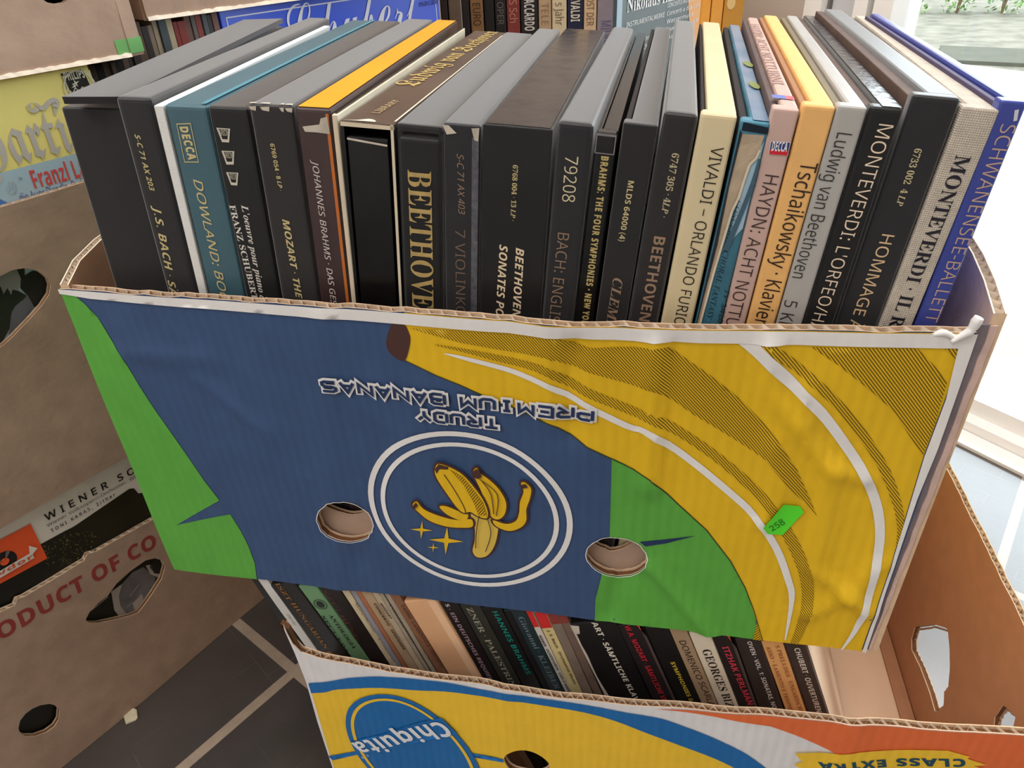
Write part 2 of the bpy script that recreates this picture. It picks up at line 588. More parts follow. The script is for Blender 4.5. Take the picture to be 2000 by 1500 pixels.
def slate_material():
    m = bpy.data.materials.new('slate_tiles'); m.use_nodes = True
    nt = m.node_tree; N = nt.nodes; L = nt.links; b = N['Principled BSDF']
    tc = N.new('ShaderNodeTexCoord'); mp = N.new('ShaderNodeMapping')
    ang = math.atan2(-0.47, 0.88)
    ox, oy = -0.357, 0.452
    c, s = math.cos(-ang), math.sin(-ang)
    mp.inputs['Rotation'].default_value = (0, 0, -ang)
    mp.inputs['Location'].default_value = (-(ox * c - oy * s), -(ox * s + oy * c), 0)
    L.new(tc.outputs['Object'], mp.inputs['Vector'])
    br = N.new('ShaderNodeTexBrick'); br.offset = 0.0
    br.inputs['Scale'].default_value = 1.0; br.inputs['Brick Width'].default_value = 0.293; br.inputs['Row Height'].default_value = 0.293
    br.inputs['Mortar Size'].default_value = 0.0062; br.inputs['Mortar Smooth'].default_value = 0.15; br.inputs['Bias'].default_value = 0
    br.inputs['Color1'].default_value = lin((58, 54, 54)); br.inputs['Color2'].default_value = lin((66, 62, 61)); br.inputs['Mortar'].default_value = lin((168, 150, 132))
    L.new(mp.outputs['Vector'], br.inputs['Vector'])
    nz = N.new('ShaderNodeTexNoise'); nz.inputs['Scale'].default_value = 9; nz.inputs['Detail'].default_value = 10; nz.inputs['Roughness'].default_value = 0.7
    L.new(tc.outputs['Object'], nz.inputs['Vector'])
    mr = N.new('ShaderNodeMapRange'); mr.inputs['From Min'].default_value = 0.35; mr.inputs['From Max'].default_value = 0.75
    mr.inputs['To Min'].default_value = 0.75; mr.inputs['To Max'].default_value = 1.35
    L.new(nz.outputs['Fac'], mr.inputs['Value'])
    mu = N.new('ShaderNodeMix'); mu.data_type = 'RGBA'; mu.blend_type = 'MULTIPLY'; mu.inputs['Factor'].default_value = 1.0
    L.new(br.outputs['Color'], mu.inputs['A']); L.new(mr.outputs['Result'], mu.inputs['B'])
    # fine scratches
    b2 = N.new('ShaderNodeTexBrick'); b2.offset = 0.37
    b2.inputs['Scale'].default_value = 1.0; b2.inputs['Brick Width'].default_value = 0.071; b2.inputs['Row Height'].default_value = 0.047
    b2.inputs['Mortar Size'].default_value = 0.0004; b2.inputs['Color1'].default_value = (0, 0, 0, 1); b2.inputs['Color2'].default_value = (0, 0, 0, 1); b2.inputs['Mortar'].default_value = (0.05, 0.045, 0.045, 1)
    mp2 = N.new('ShaderNodeMapping'); mp2.inputs['Rotation'].default_value = (0, 0, -ang + 0.12)
    L.new(tc.outputs['Object'], mp2.inputs['Vector']); L.new(mp2.outputs['Vector'], b2.inputs['Vector'])
    nz2 = N.new('ShaderNodeTexNoise'); nz2.inputs['Scale'].default_value = 14
    L.new(tc.outputs['Object'], nz2.inputs['Vector'])
    ms = N.new('ShaderNodeMapRange'); ms.inputs['From Min'].default_value = 0.48; ms.inputs['From Max'].default_value = 0.62
    L.new(nz2.outputs['Fac'], ms.inputs['Value'])
    adm = N.new('ShaderNodeMix'); adm.data_type = 'RGBA'; adm.blend_type = 'ADD'
    L.new(ms.outputs['Result'], adm.inputs['Factor']); L.new(mu.outputs['Result'], adm.inputs['A']); L.new(b2.outputs['Color'], adm.inputs['B'])
    L.new(adm.outputs['Result'], b.inputs['Base Color'])
    b.inputs['Roughness'].default_value = 0.3
    b.inputs['Specular IOR Level'].default_value = 0.9
    b.inputs['Coat Weight'].default_value = 1.0; b.inputs['Coat Roughness'].default_value = 0.18; b.inputs['Coat IOR'].default_value = 1.7
    bp = N.new('ShaderNodeBump'); bp.inputs['Strength'].default_value = 0.25; bp.inputs['Distance'].default_value = 0.002
    L.new(nz.outputs['Fac'], bp.inputs['Height']); L.new(bp.outputs['Normal'], b.inputs['Normal'])
    return m


WALL = mat('plaster_grey', (206, 196, 188), 0.8, 0.2, 0.03, 8)
WHITE_FRAME = mat('frame_white', (250, 250, 250), 0.35, 0.4, 0.02, 12)
GREY_FRAME = mat('frame_pale_grey', (205, 208, 214), 0.4, 0.4)
SEAL = mat('rubber_seal', (120, 116, 112), 0.7, 0.2)
mb = MB()
poly = [(*W0, -0.0), (*W1, 0), (*W2, 0), (*W3, 0)]
low = [(p[0], p[1], -0.06) for p in poly]
mb.prism(low, [(p[0], p[1], 0.0) for p in poly], slate_material())
tag(mb.build('floor'), kind='structure')
mb = MB()
mb.prism([(p[0], p[1], 2.6) for p in poly], [(p[0], p[1], 2.7) for p in poly], mat('ceiling_white', (228, 224, 216), 0.9, 0.1))
tag(mb.build('ceiling'), kind='structure')


def wall(name, a, b, out, z0=0.0, z1=2.6, m=WALL):
    mb = MB(); a = np.asarray(a); b = np.asarray(b); o = np.asarray(out) * 0.12
    mb.prism([(*a, z0), (*b, z0), (*(b + o), z0), (*(a + o), z0)], [(*a, z1), (*b, z1), (*(b + o), z1), (*(a + o), z1)], m)
    return tag(mb.build(name), kind='structure')


wall('wall_back', W0, W1, -SN)
e = (W2 - W1) / np.linalg.norm(W2 - W1); wall('wall_left', W1, W2, (e[1], -e[0]))
e = (W3 - W2) / np.linalg.norm(W3 - W2); wall('wall_front', W2, W3, (e[1], -e[0]))
wall('wall_right', wpt(-1.36, 0)[:2], wpt(-0.406, 0)[:2], -WN)
wall('wall_right_lintel', wpt(-0.406, 0)[:2], W3, -WN, 2.25, 2.6)


def wbox(mb, s0, s1, z0, z1, w0, w1, m):
    b = [wpt(s0, z0, w0), wpt(s1, z0, w0), wpt(s1, z0, w1), wpt(s0, z0, w1)]
    t = [wpt(s0, z1, w0), wpt(s1, z1, w0), wpt(s1, z1, w1), wpt(s0, z1, w1)]
    mb.prism(b, t, m)


# door frame beside the glazing: white jamb, pale infill, inner jamb, seal
mb = MB()
wbox(mb, -0.405, -0.375, 0.0, 2.25, -0.10, 0.035, WHITE_FRAME)
wbox(mb, -0.375, -0.371, 0.0, 2.25, -0.08, 0.02, SEAL)
wbox(mb, -0.371, -0.322, 0.0, 2.25, -0.07, 0.012, GREY_FRAME)
wbox(mb, -0.322, -0.300, 0.0, 2.25, -0.09, 0.03, WHITE_FRAME)
wbox(mb, -0.300, -0.292, 0.0, 2.25, -0.07, 0.01, SEAL)
tag(mb.build('trim_1'), kind='structure')
mb = MB(); wbox(mb, -.26, 2.7, 0.0002, .005, .056, .092, WHITE_FRAME); tag(mb.build('trim_2'), kind='structure')


def glass_material():
    m = bpy.data.materials.new('window_glass'); m.use_nodes = True
    nt = m.node_tree; N = nt.nodes; L = nt.links
    N.remove(N['Principled BSDF'])
    tr = N.new('ShaderNodeBsdfTransparent'); tr.inputs[0].default_value = (0.96, 0.98, 0.97, 1)
    gl = N.new('ShaderNodeBsdfGlossy'); gl.inputs['Roughness'].default_value = 0.02
    fr = N.new('ShaderNodeFresnel'); fr.inputs[0].default_value = 1.4
    mx = N.new('ShaderNodeMixShader')
    L.new(fr.outputs[0], mx.inputs[0]); L.new(tr.outputs[0], mx.inputs[1]); L.new(gl.outputs[0], mx.inputs[2])
    L.new(mx.outputs[0], N['Material Output'].inputs[0])
    return m


GLASS = glass_material()
for k, (s0, s1) in enumerate([(-0.290, 0.72), (0.722, 1.72), (1.722, 2.70)]):
    root = empty('window_%d' % (k + 1), Matrix.Translation(wpt((s0 + s1) / 2, 0)), None, None)
    root['kind'] = 'structure'
    mb = MB()
    wbox(mb, s0, s0 + 0.030, 0.0, 2.25, -0.04, 0.03, WHITE_FRAME)
    wbox(mb, s1 - 0.030, s1, 0.0, 2.25, -0.04, 0.03, WHITE_FRAME)
    wbox(mb, s0 + 0.03, s1 - 0.03, 0.0, 0.045, -0.04, 0.03, WHITE_FRAME)
    wbox(mb, s0 + 0.03, s1 - 0.03, 0.0, 0.02, 0.03, 0.055, WHITE_FRAME)
    wbox(mb, s0 + 0.03, s1 - 0.03, 2.19, 2.25, -0.04, 0.03, WHITE_FRAME)
    tag(mb.build('window_frame', root), kind='structure')
    mb = MB()
    wbox(mb, s0 + 0.03, s1 - 0.03, 0.045, 2.19, -0.012, -0.008, GLASS)
    tag(mb.build('window_pane', root), kind='structure')

# outside: pale gravel yard, darker strip, planting
mb = MB()
OUT = -WN
q0 = wpt(-6, 0, -0.13)[:2]; q1 = wpt(7, 0, -0.13)[:2]
GRAVEL = mat('pale_gravel', (92, 90, 80), 0.95, 0.1, 0, 9, ('noise', 40, 0.6), rgb2=(124, 120, 108))
mb.prism([(*q0, -0.12), (*q1, -0.12), (*(q1 + OUT * 14), -0.12), (*(q0 + OUT * 14), -0.12)],
         [(*q0, -0.03), (*q1, -0.03), (*(q1 + OUT * 14), -0.03), (*(q0 + OUT * 14), -0.03)], GRAVEL)
tag(mb.build('ground'), kind='structure')
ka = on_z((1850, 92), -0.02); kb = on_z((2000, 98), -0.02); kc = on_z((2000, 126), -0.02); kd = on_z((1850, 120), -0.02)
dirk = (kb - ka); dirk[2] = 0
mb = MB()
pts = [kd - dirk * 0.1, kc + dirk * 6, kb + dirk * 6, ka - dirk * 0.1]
mb.prism([(p[0], p[1], -0.03) for p in pts], [(p[0], p[1], -0.012) for p in pts], mat('ground_strip_grey', (80, 80, 70), 0.9, 0.1, 0.1, 8))  # thin raised strip, darker than the gravel around it
tag(mb.build('ground_strip'), kind='structure')
mb = MB()
t0, t1 = wpt(-3, 0, -.135), wpt(6, 0, -.135); tn = on_z((1900, 127), -.02); td = (tn[:2] - WA) @ OUT - .03
t2, t3 = t1 + np.array([*(OUT * (td - .135)), 0]), t0 + np.array([*(OUT * (td - .135)), 0])
mb.prism([(p[0], p[1], -.035) for p in (t0, t1, t2, t3)], [(p[0], p[1], -.016) for p in (t0, t1, t2, t3)], mat('terrace_stone', (150, 146, 136), .9, .1, .06, 5))
tag(mb.build('terrace'), kind='structure')

LEAF = [mat('leaf_green', (120, 156, 88), 0.5, 0.3, 0.25, 12), mat('leaf_light', (150, 178, 112), 0.5, 0.3, 0.2, 12), mat('leaf_dark', (92, 122, 72), 0.5, 0.3, 0.2, 12)]
EARTH = mat('leaf_litter', (140, 116, 92), 0.95, 0.1, 0.25, 9)
bush_px = [(1780, 20, 0.45), (1868, 20, 0.5), (1956, 20, 0.6), (2044, 20, 0.5)]
bush_lab = ['light green shrub outside the glass, first beside the white frame', 'low green shrub outside the glass, second from the white frame',
            'green shrub outside the glass, third from the white frame', 'outermost green shrub beyond the gravel yard, fourth from the white frame']
for i, (bx, by, hh) in enumerate(bush_px):
    g = on_z((bx, by + 6), -0.03); g[2] = -0.03
    rt = empty('shrub', g, bush_lab[i], 'shrub', 'shrubs beyond the gravel yard')
    mb = MB(); rnd = random.Random(i)
    for k in range(900):
        th = rnd.uniform(0, 6.283); r = 0.122 * math.sqrt(rnd.random()); z = hh * rnd.random() ** 0.8
        r *= (1 - 0.5 * z / hh)
        p = g + np.array([r * math.cos(th), r * math.sin(th), z])
        a = np.array([rnd.gauss(0, 1), rnd.gauss(0, 1), rnd.gauss(0, 1)]); a /= np.linalg.norm(a)
        b_ = np.cross(a, (0.3, 0.1, 0.9)); b_ /= np.linalg.norm(b_)
        s = rnd.uniform(0.012, 0.026)
        mb.add([p - a * s, p + b_ * s * 0.4, p + a * s, p - b_ * s * 0.4], [(0, 1, 2, 3)], LEAF[(k + i) % 3])
    mb.build('foliage', rt)
    mb = MB()
    for k in range(5):
        th = rnd.uniform(0, 6.283)
        mb.tube([g, g + np.array([0.05 * math.cos(th), 0.05 * math.sin(th), hh * 0.8])], 0.008, EARTH, 5)
    mb.build('stem', rt)

# ================================================================== UPPER CARTON (banana print)
MX0, MX1, MY0, MY1 = -0.3438, 0.1577, 0.339, 0.742
MZ0, MZ1 = CAM_Z - 0.4150, CAM_Z - 0.1768
MH = MZ1 - MZ0; MW = MX1 - MX0
GR = 0.005
_bu = [0, .04, .08, .14, .185, .225, .262, .275, .288, .296, .305, .33, .36, .40, .44, .47, .5015]
_bw = [0, .001, .003, .0045, .006, .0085, .0105, .0108, .0135, .0155, .0150, .0118, .0105, .0075, .0045, .002, 0]


def crease(u, v, pts, amp, sig):
    best = 9.0
    for a, b in zip(pts[:-1], pts[1:]):
        a = np.array(a); b = np.array(b); ab = b - a
        t = max(0, min(1, np.dot(np.array([u, v]) - a, ab) / (ab @ ab)))
        best = min(best, np.linalg.norm(np.array([u, v]) - a - ab * t))
    return amp * math.exp(-(best / sig) ** 2)


_cr = []


def main_D_exact(u, v):
    k = max(0.0, min(1.0, v / MH))
    d = np.interp(u, _bu, _bw) * k ** 2.2
    for pts, amp, sig in _cr:
        d += crease(u, v, pts, amp, sig)
    d += 0.0004 * math.sin(u * 61 + 2 * math.sin(v * 17)) + 0.0003 * math.sin(u * 23 + v * 47)
    return d


FM = Frame((MX0, MY0, MZ0), (1, 0, 0), (0, 0, 1), (0, -1, 0))
for pl, amp, sig in [
    ([(1283, 655), (1281, 760), (1268, 950)], 0.0022, 0.006),
    ([(1308, 655), (1300, 800)], -0.0012, 0.007),
    ([(1125, 655), (1112, 745), (1118, 840)], -0.0018, 0.006),
    ([(1500, 660), (1508, 760), (1555, 830), (1615, 905), (1690, 935)], 0.0020, 0.005),
    ([(1625, 910), (1600, 1060), (1590, 1110), (1655, 1160), (1690, 1195)], 0.0022, 0.005),
    ([(1655, 1160), (1580, 1200)], 0.0020, 0.005), ([(1655, 1160), (1720, 1100)], 0.0016, 0.005),
    ([(1575, 745), (1570, 820)], 0.0016, 0.005), ([(1505, 860), (1520, 960), (1485, 1020)], 0.0016, 0.005),
    ([(1265, 1100), (1320, 1160), (1385, 1240)], 0.0022, 0.005), ([(1215, 1120), (1190, 1200)], -0.0018, 0.006),
    ([(390, 740), (520, 840)], 0.0010, 0.005), ([(240, 690), (420, 700)], 0.0008, 0.006),
    ([(640, 610), (660, 1150)], 0.0008, 0.008), ([(760, 840), (700, 1100)], -0.0008, 0.008),
]:
    _cr.append((FM.pxs(pl), amp * 1.7, sig))
_gu = int(MW / GR) + 3; _gv = int(MH / GR) + 6
_G = np.array([[main_D_exact(i * GR - GR, j * GR - GR) for j in range(_gv + 2)] for i in range(_gu + 2)])


def main_D(u, v):
    x = min(max(u / GR + 1, 0), _gu); y = min(max(v / GR + 1, 0), _gv)
    i = int(x); j = int(y); fx = x - i; fy = y - j
    return float(_G[i, j] * (1 - fx) * (1 - fy) + _G[i + 1, j] * fx * (1 - fy) + _G[i, j + 1] * (1 - fx) * fy + _G[i + 1, j + 1] * fx * fy)


FM = Frame((MX0, MY0, MZ0), (1, 0, 0), (0, 0, 1), (0, -1, 0), main_D)
BT = 0.006                                            # board thickness
carton = empty('banana_carton', ((MX0 + MX1) / 2, (MY0 + MY1) / 2, MZ0),
               'blue and yellow banana carton packed with record box sets, standing on another carton', 'carton')
mb = MB()
rnd = random.Random(3)
top = [(MW * i / 60, MH + 0.0006 * rnd.uniform(-1, 1)) for i in range(61)]
outline = [(0, 0), (MW, 0)] + top[::-1]
Z3 = lambda x, y: (600 + x * .35, 680 + y * .35)
h1 = [FM.px(Z3(213 + 158 * math.cos(t) * math.cos(.22) - 110 * math.sin(t) * math.sin(.22), 968 + 158 * math.cos(t) * math.sin(.22) + 110 * math.sin(t) * math.cos(.22))) for t in np.linspace(0, 2 * math.pi, 40)[:-1]]
h2 = [FM.px(Z3(1728 + 170 * math.cos(t) * math.cos(.14) - 108 * math.sin(t) * math.sin(.14), 1162 + 170 * math.cos(t) * math.sin(.14) + 108 * math.sin(t) * math.cos(.14))) for t in np.linspace(0, 2 * math.pi, 40)[:-1]]
h1 = [(x + rnd.uniform(-1, 1) * .0005, y + rnd.uniform(-1, 1) * .0005) for x, y in h1]
h2 = [(x + rnd.uniform(-1, 1) * .0005, y + rnd.uniform(-1, 1) * .0005) for x, y in h2]
board(mb, FM, outline, [h1, h2], BT, P_BLUE, KRAFT_IN, GR, FLUTE, rim=[top[::1]], wave_m=FLUTE_CREAM)


def cut(poly):
    """keep artwork inside the sheet"""
    return [(min(max(x, 0.0), MW), min(max(y, 0.0), MH)) for x, y in poly]


def art(px, m, layer, holes=True, n=0, closed=True):
    p = FM.pxs(px)
    if n: p = smooth(p, n, closed)
    lp = [cut(p)]
    decal(mb, FM, lp, m, layer, GR)


def art_minus(px, m, layer, hole):
    decal(mb, FM, [cut(FM.pxs(px)), hole], m, layer, GR, minus=True)


for hh in (h1, h2):
    cc_ = np.mean(np.array(hh), axis=0)
    decal(mb, FM, [[tuple(cc_ + (np.array(p) - cc_) * 1.028) for p in hh], hh], WHITE_PRINT, 3, GR)
# green at the corner with its notch
art([(110, 560), (141, 572), (166, 593), (192, 620), (210, 650), (240, 701), (270, 749), (303, 800), (360, 881), (399, 938), (429, 977), (345, 1025),
     (450, 1004), (471, 1037), (486, 1067), (498, 1100), (505, 1140), (340, 1118), (330, 1110)], P_GREEN, 1)
# round green
g2 = [(1195, 893), (1191, 1044), (1174, 1128), (1163, 1170), (1161, 1230), (1487, 1256), (1480, 1240), (1473, 1193), (1455, 1146), (1427, 1095), (1380, 1034), (1324, 983), (1268, 936)]
# banana
low_edge = [(790, 702), (817, 715), (852, 732), (897, 750), (950, 774), (985, 788), (1034, 809), (1090, 834), (1114, 846), (1146, 872), (1191, 893), (1268, 936), (1324, 983), (1380, 1034), (1427, 1095), (1455, 1146), (1473, 1193), (1487, 1260)]
right_edge = [(1688, 1285), (1683, 1267), (1730, 1132), (1762, 1029), (1804, 889), (1846, 777), (1874, 690), (1879, 672)]
art_minus(g2, P_GREEN, 1, h2)
decal(mb, FM, [cut(FM.pxs(low_edge + right_edge + [(1880, 640), (1500, 640), (1100, 620), (789, 606), (790, 640), (800, 655)]))], P_YELLOW, 1, GR)
# dark outlines
decal(mb, FM, cut(band(FM.pxs(low_edge), [.0006, .0009, .0009, .0006])), mat('ink_line', (60, 66, 30), 0.5, 0.3), 2, GR)
art([(1487, 1260), (1473, 1193), (1467, 1180), (1478, 1215), (1470, 1252)], P_HATCH2, 2)
art([(769, 631), (790, 633), (798, 646), (802, 662), (797, 690), (790, 703), (775, 699), (760, 685), (755, 668), (760, 646)], P_BROWN, 2, n=4)
art([(1249, 1057), (1300, 1052), (1359, 1045), (1300, 1060), (1261, 1066)], P_NAVY, 2)
# line-screened shading of the bananas
art([(800, 640), (900, 645), (1000, 652), (1090, 662), (1150, 678), (1230, 676), (1305, 677), (1380, 726), (1450, 782), (1511, 847), (1557, 917), (1595, 1006), (1548, 959), (1497, 899), (1427, 852),
     (1357, 810), (1287, 768), (1217, 745), (1147, 726), (1100, 707), (1055, 696), (985, 683), (900, 668)], P_HATCH, 2)


def stripe(px, ws, m, layer):
    decal(mb, FM, cut(band(smooth(FM.pxs(px), 4), ws)), m, layer, GR)


U = 0.00028                                           # about one image pixel on this sheet, in metres
stripe([(850, 672), (915, 685), (985, 701), (1055, 720), (1107, 741), (1146, 765), (1212, 792), (1287, 824), (1357, 861), (1427, 913), (1487, 969), (1511, 1001), (1539, 1043), (1562, 1090), (1576, 1137), (1576, 1183), (1562, 1230), (1550, 1256)],
       [2 * U, 14 * U, 20 * U, 22 * U, 22 * U, 22 * U, 22 * U, 22 * U, 26 * U, 26 * U, 24 * U, 18 * U], P_HATCH, 2)
stripe([(1487, 672), (1529, 697), (1590, 745), (1651, 805), (1697, 866), (1730, 922), (1753, 987), (1758, 1029), (1751, 1067)], [26 * U, 18 * U, 18 * U, 18 * U, 18 * U, 14 * U, 4 * U], P_HATCH, 2)
art([(1585, 677), (1791, 679), (1828, 717), (1849, 745), (1826, 825), (1802, 887), (1777, 852), (1744, 801), (1697, 759), (1637, 712)], P_HATCH, 2)
art([(1840, 676), (1872, 676), (1866, 700)], P_HATCH, 2)
# white highlights
stripe([(869, 689), (904, 697), (985, 718), (1055, 746), (1107, 767), (1174, 806), (1230, 832), (1268, 847), (1342, 892), (1417, 953), (1473, 1006), (1515, 1067), (1538, 1127), (1546, 1169), (1533, 1248)],
       [2 * U, 10 * U, 13 * U, 14 * U, 15 * U, 15 * U, 16 * U, 16 * U, 16 * U, 16 * U, 14 * U, 3 * U], WHITE_PRINT, 3)
stripe([(1446, 655), (1497, 703), (1553, 754), (1604, 805), (1650, 866), (1688, 927), (1711, 983), (1718, 1043), (1711, 1109), (1692, 1183), (1669, 1230), (1643, 1267)],
       [26 * U, 22 * U, 20 * U, 19 * U, 19 * U, 18 * U, 16 * U, 4 * U], WHITE_PRINT, 3)
# white bare strips along the rim and the torn end
decal(mb, FM, [(0, MH - .0030), (.02, MH - .0048), (.08, MH - .0058), (.2, MH - .0070), (.33, MH - .0074), (.42, MH - .0076), (MW, MH - .008), (MW, MH), (.3, MH), (0, MH)], WHITE_PRINT, 4, GR)
art([(1874, 660), (1846, 777), (1804, 889), (1762, 1029), (1730, 1132), (1683, 1270), (1700, 1280), (1730, 1150), (1790, 973), (1830, 875), (1880, 740), (1920, 640)], WHITE_PRINT, 4)
# rings
ang = np.linspace(0, 2 * math.pi, 72)[:-1]
pl, pr_, pt_, pb = FM.px((718, 963)), FM.px((1119, 1040)), FM.px((887, 841)), FM.px((967, 1147))
rcx, rcy = (pl[0] + pr_[0]) / 2, (pt_[1] + pb[1]) / 2
ra, rb = (pr_[0] - pl[0]) / 2, (pt_[1] - pb[1]) / 2
for k0, k1 in ((1.0, 0.945), (0.872, 0.825)):
    decal(mb, FM, [[(rcx + ra * k0 * math.cos(t), rcy + rb * k0 * math.sin(t)) for t in ang], [(rcx + ra * k1 * math.cos(t), rcy + rb * k1 * math.sin(t)) for t in ang]], WHITE_PRINT, 2, GR)
# peeled banana emblem
Zp = lambda pts: [Z3(*p) for p in pts]
EM = [
    ([(720, 655), (740, 632), (800, 650), (870, 690), (930, 755), (985, 830), (1012, 900), (1005, 935), (960, 925), (915, 900), (880, 905), (845, 880), (800, 820), (745, 740), (720, 690)], 'body'),
    ([(930, 690), (950, 658), (972, 690), (1020, 725), (1075, 780), (1112, 850), (1105, 915), (1070, 945), (1030, 930), (1000, 870), (975, 790)], 'peel'),
    ([(592, 870), (615, 845), (650, 885), (710, 915), (790, 940), (860, 950), (920, 945), (925, 985), (870, 992), (780, 985), (690, 955), (630, 910)], 'peel'),
    ([(742, 875), (780, 872), (850, 900), (900, 915), (890, 950), (840, 945), (780, 915)], 'peel'),
    ([(1195, 745), (1220, 740), (1252, 775), (1245, 830), (1225, 890), (1225, 950), (1195, 990), (1130, 1010), (1060, 985), (1040, 950), (1110, 970), (1165, 955), (1185, 910), (1190, 850), (1210, 790)], 'peel'),
    ([(925, 900), (975, 905), (1040, 940), (1068, 960), (1062, 1040), (1040, 1110), (1000, 1155), (950, 1160), (925, 1125), (938, 1060), (935, 980), (915, 930)], 'flesh'),
]
for pts, kind in EM:
    p = smooth(FM.pxs(Zp(pts)), 5, True)
    c0 = np.mean(np.array(p), axis=0)
    lay = {'flesh': 2, 'peel': 4, 'body': 6}[kind]
    decal(mb, FM, band(p + [p[0]], 0.0028), P_BROWN, lay, GR)
    decal(mb, FM, p, {'flesh': P_PALE, 'peel': P_YELLOW, 'body': P_YELLOW}[kind], lay + 1, GR)
for ln in ([(770, 690), (830, 780), (880, 870), (890, 910)], [(965, 920), (950, 1000), (945, 1100)], [(1010, 935), (1030, 1020), (1000, 1120)], [(975, 720), (1030, 800), (1045, 910)], [(965, 715), (1065, 800), (1060, 920)]):
    decal(mb, FM, band(smooth(FM.pxs(Zp(ln)), 4), 0.0006), P_BROWN, 8, GR)
decal(mb, FM, FM.pxs(Zp([(800, 660), (870, 700), (930, 770), (985, 845), (1008, 920), (960, 915), (935, 850), (880, 750)])), P_HATCH2, 8, GR)
for tip in ([(718, 660), (740, 632), (795, 648), (790, 662), (745, 660), (728, 685)], [(928, 700), (932, 672), (950, 658), (970, 672), (978, 705), (955, 715)], [(590, 870), (612, 846), (625, 862), (605, 885)], [(1195, 748), (1222, 742), (1235, 762), (1205, 768)]):
    decal(mb, FM, FM.pxs(Zp(tip)), P_BROWN, 8)
for cx, cy, r in ((778, 1070, 78), (640, 1010, 50), (705, 1108, 26)):
    st = []
    for k in range(8):
        th = math.pi / 4 * k + 0.06; rr = r * (1.25 if k % 4 == 0 else 1.0) if k % 2 == 0 else r * 0.22
        st.append(Z3(cx + rr * math.cos(th), cy + rr * math.sin(th)))
    decal(mb, FM, FM.pxs(st), P_YELLOW, 2)
# lettering printed upside down: chunky cut-corner stencil capitals
STENCIL = {
    'T': [[(0, 6), (4, 6)], [(2, 5.2), (2, 0)]], 'R': [[(0, 0), (0, 6)], [(.55, 6), (3.2, 6), (4, 5.2), (4, 3.8), (3.2, 3), (1.6, 3), (4, 0)]],
    'U': [[(0, 6), (0, 1), (.9, 0), (3.1, 0), (4, 1), (4, 6)]], 'D': [[(0, 0), (0, 6)], [(.6, 6), (3, 6), (4, 5), (4, 1), (3, 0), (.6, 0)]],
    'Y': [[(0, 6), (2, 3), (2, 0)], [(4, 6), (2.6, 3.7)]], 'P': [[(0, 0), (0, 6)], [(.6, 6), (3.2, 6), (4, 5.2), (4, 3.2), (3.2, 2.4), (.6, 2.4)]],
    'E': [[(0, 0), (0, 6), (4, 6)], [(.9, 3), (3.4, 3)], [(0, 0), (4, 0)]], 'M': [[(0, 0), (0, 6), (2, 2.4), (4, 6), (4, 0)]],
    'I': [[(1, 6), (3, 6)], [(2, 6), (2, 0)], [(1, 0), (3, 0)]], 'B': [[(0, 0), (0, 6)], [(.55, 6), (3.2, 6), (3.8, 5.3), (3.8, 3.7), (3.2, 3.1), (.6, 3.1)], [(3.2, 3.1), (4, 2.4), (4, .8), (3.2, 0), (.6, 0)]],
    'A': [[(0, 0), (2, 6), (4, 0)], [(1, 1.9), (3, 1.9)]], 'N': [[(0, 0), (0, 6), (4, 0), (4, 6)]],
    'S': [[(4, 6), (.9, 6), (0, 5.2), (0, 3.8), (.9, 3), (3.1, 3), (4, 2.2), (4, .8), (3.1, 0), (0, 0)]], ' ': []}


def stencil(s, a_px, b_px, cap):
    a = np.array(FM.px(a_px)); b = np.array(FM.px(b_px)); L = np.linalg.norm(b - a); e = (b - a) / L; n = np.array([-e[1], e[0]])
    adv = [3.4 if ch == ' ' else 5.5 for ch in s]; tot = sum(adv) - 1.5; k = L / tot; x = 0
    for ch, ad in zip(s, adv):
        for st in STENCIL[ch]:
            pts = [tuple(a + e * (x + p[0]) * k + n * (p[1] / 6 - .5) * cap) for p in st]
            decal(mb, FM, band(pts, cap * 0.66), WHITE_PRINT, 5, GR)
            ends = [np.array(p) for p in pts]
            for i in (0, -1):                       # square caps on the white surround
                j = 1 if i == 0 else -2
                d = ends[i] - ends[j]; d /= np.linalg.norm(d)
                q = ends[i]; nn = np.array([-d[1], d[0]]) * cap * .33
                decal(mb, FM, [tuple(q - nn), tuple(q + d * cap * .2 - nn), tuple(q + d * cap * .2 + nn), tuple(q + nn)], WHITE_PRINT, 5)
            decal(mb, FM, band(pts, cap * 0.28), P_NAVY, 7, GR)
        x += ad


stencil('TRUDY', (973, 823), (819, 806), 0.0070)
stencil('PREMIUM BANANAS', (1158, 808), (632, 750), 0.0070)
front = mb.build('front_panel', carton)
tag(front, 'printed front with banana artwork and two hand holes')

# price sticker
mb = MB()
NEON = mat('neon_sticker', (92, 232, 52), 0.45, 0.3)
stk = [(1490, 1028), (1530, 982), (1562, 985), (1569, 997), (1528, 1041), (1499, 1039)]
decal(mb, FM, FM.pxs(stk), NEON, 5, GR)
text(mb, FM, '258', 'ital', FM.px((1503, 1030)), FM.px((1530, 1013)), 0.0048, ink((30, 110, 40)), 6)
tag(mb.build('price_sticker', front), 'neon green price sticker with a pencilled number')


# the other walls of the carton (plain box with flaring side walls)
def side_rim(px, x):
    return [(float(on_x(p, x)[1]), float(on_x(p, x)[2])) for p in px]


# second layer of board behind the front
mb = MB()
FI = Frame((MX0, MY0 + BT + 0.002, MZ0), (1, 0, 0), (0, 0, 1), (0, -1, 0))
i1 = [(x, y + 0.0185) for x, y in h1]; i2 = [(x - .006, y + 0.0165) for x, y in h2]
board(mb, FI, [(0.006, 0.004), (MW - .006, 0.004), (MW - .006, MH - .03), (0.006, MH - .03)], [i1, i2], 0.004, KRAFT, KRAFT_IN, 0.02)
mb.build('inner_flap', carton)

# mouth side walls, bowed outwards, tops rise towards the back
SWY = np.linspace(0, 1, 15)


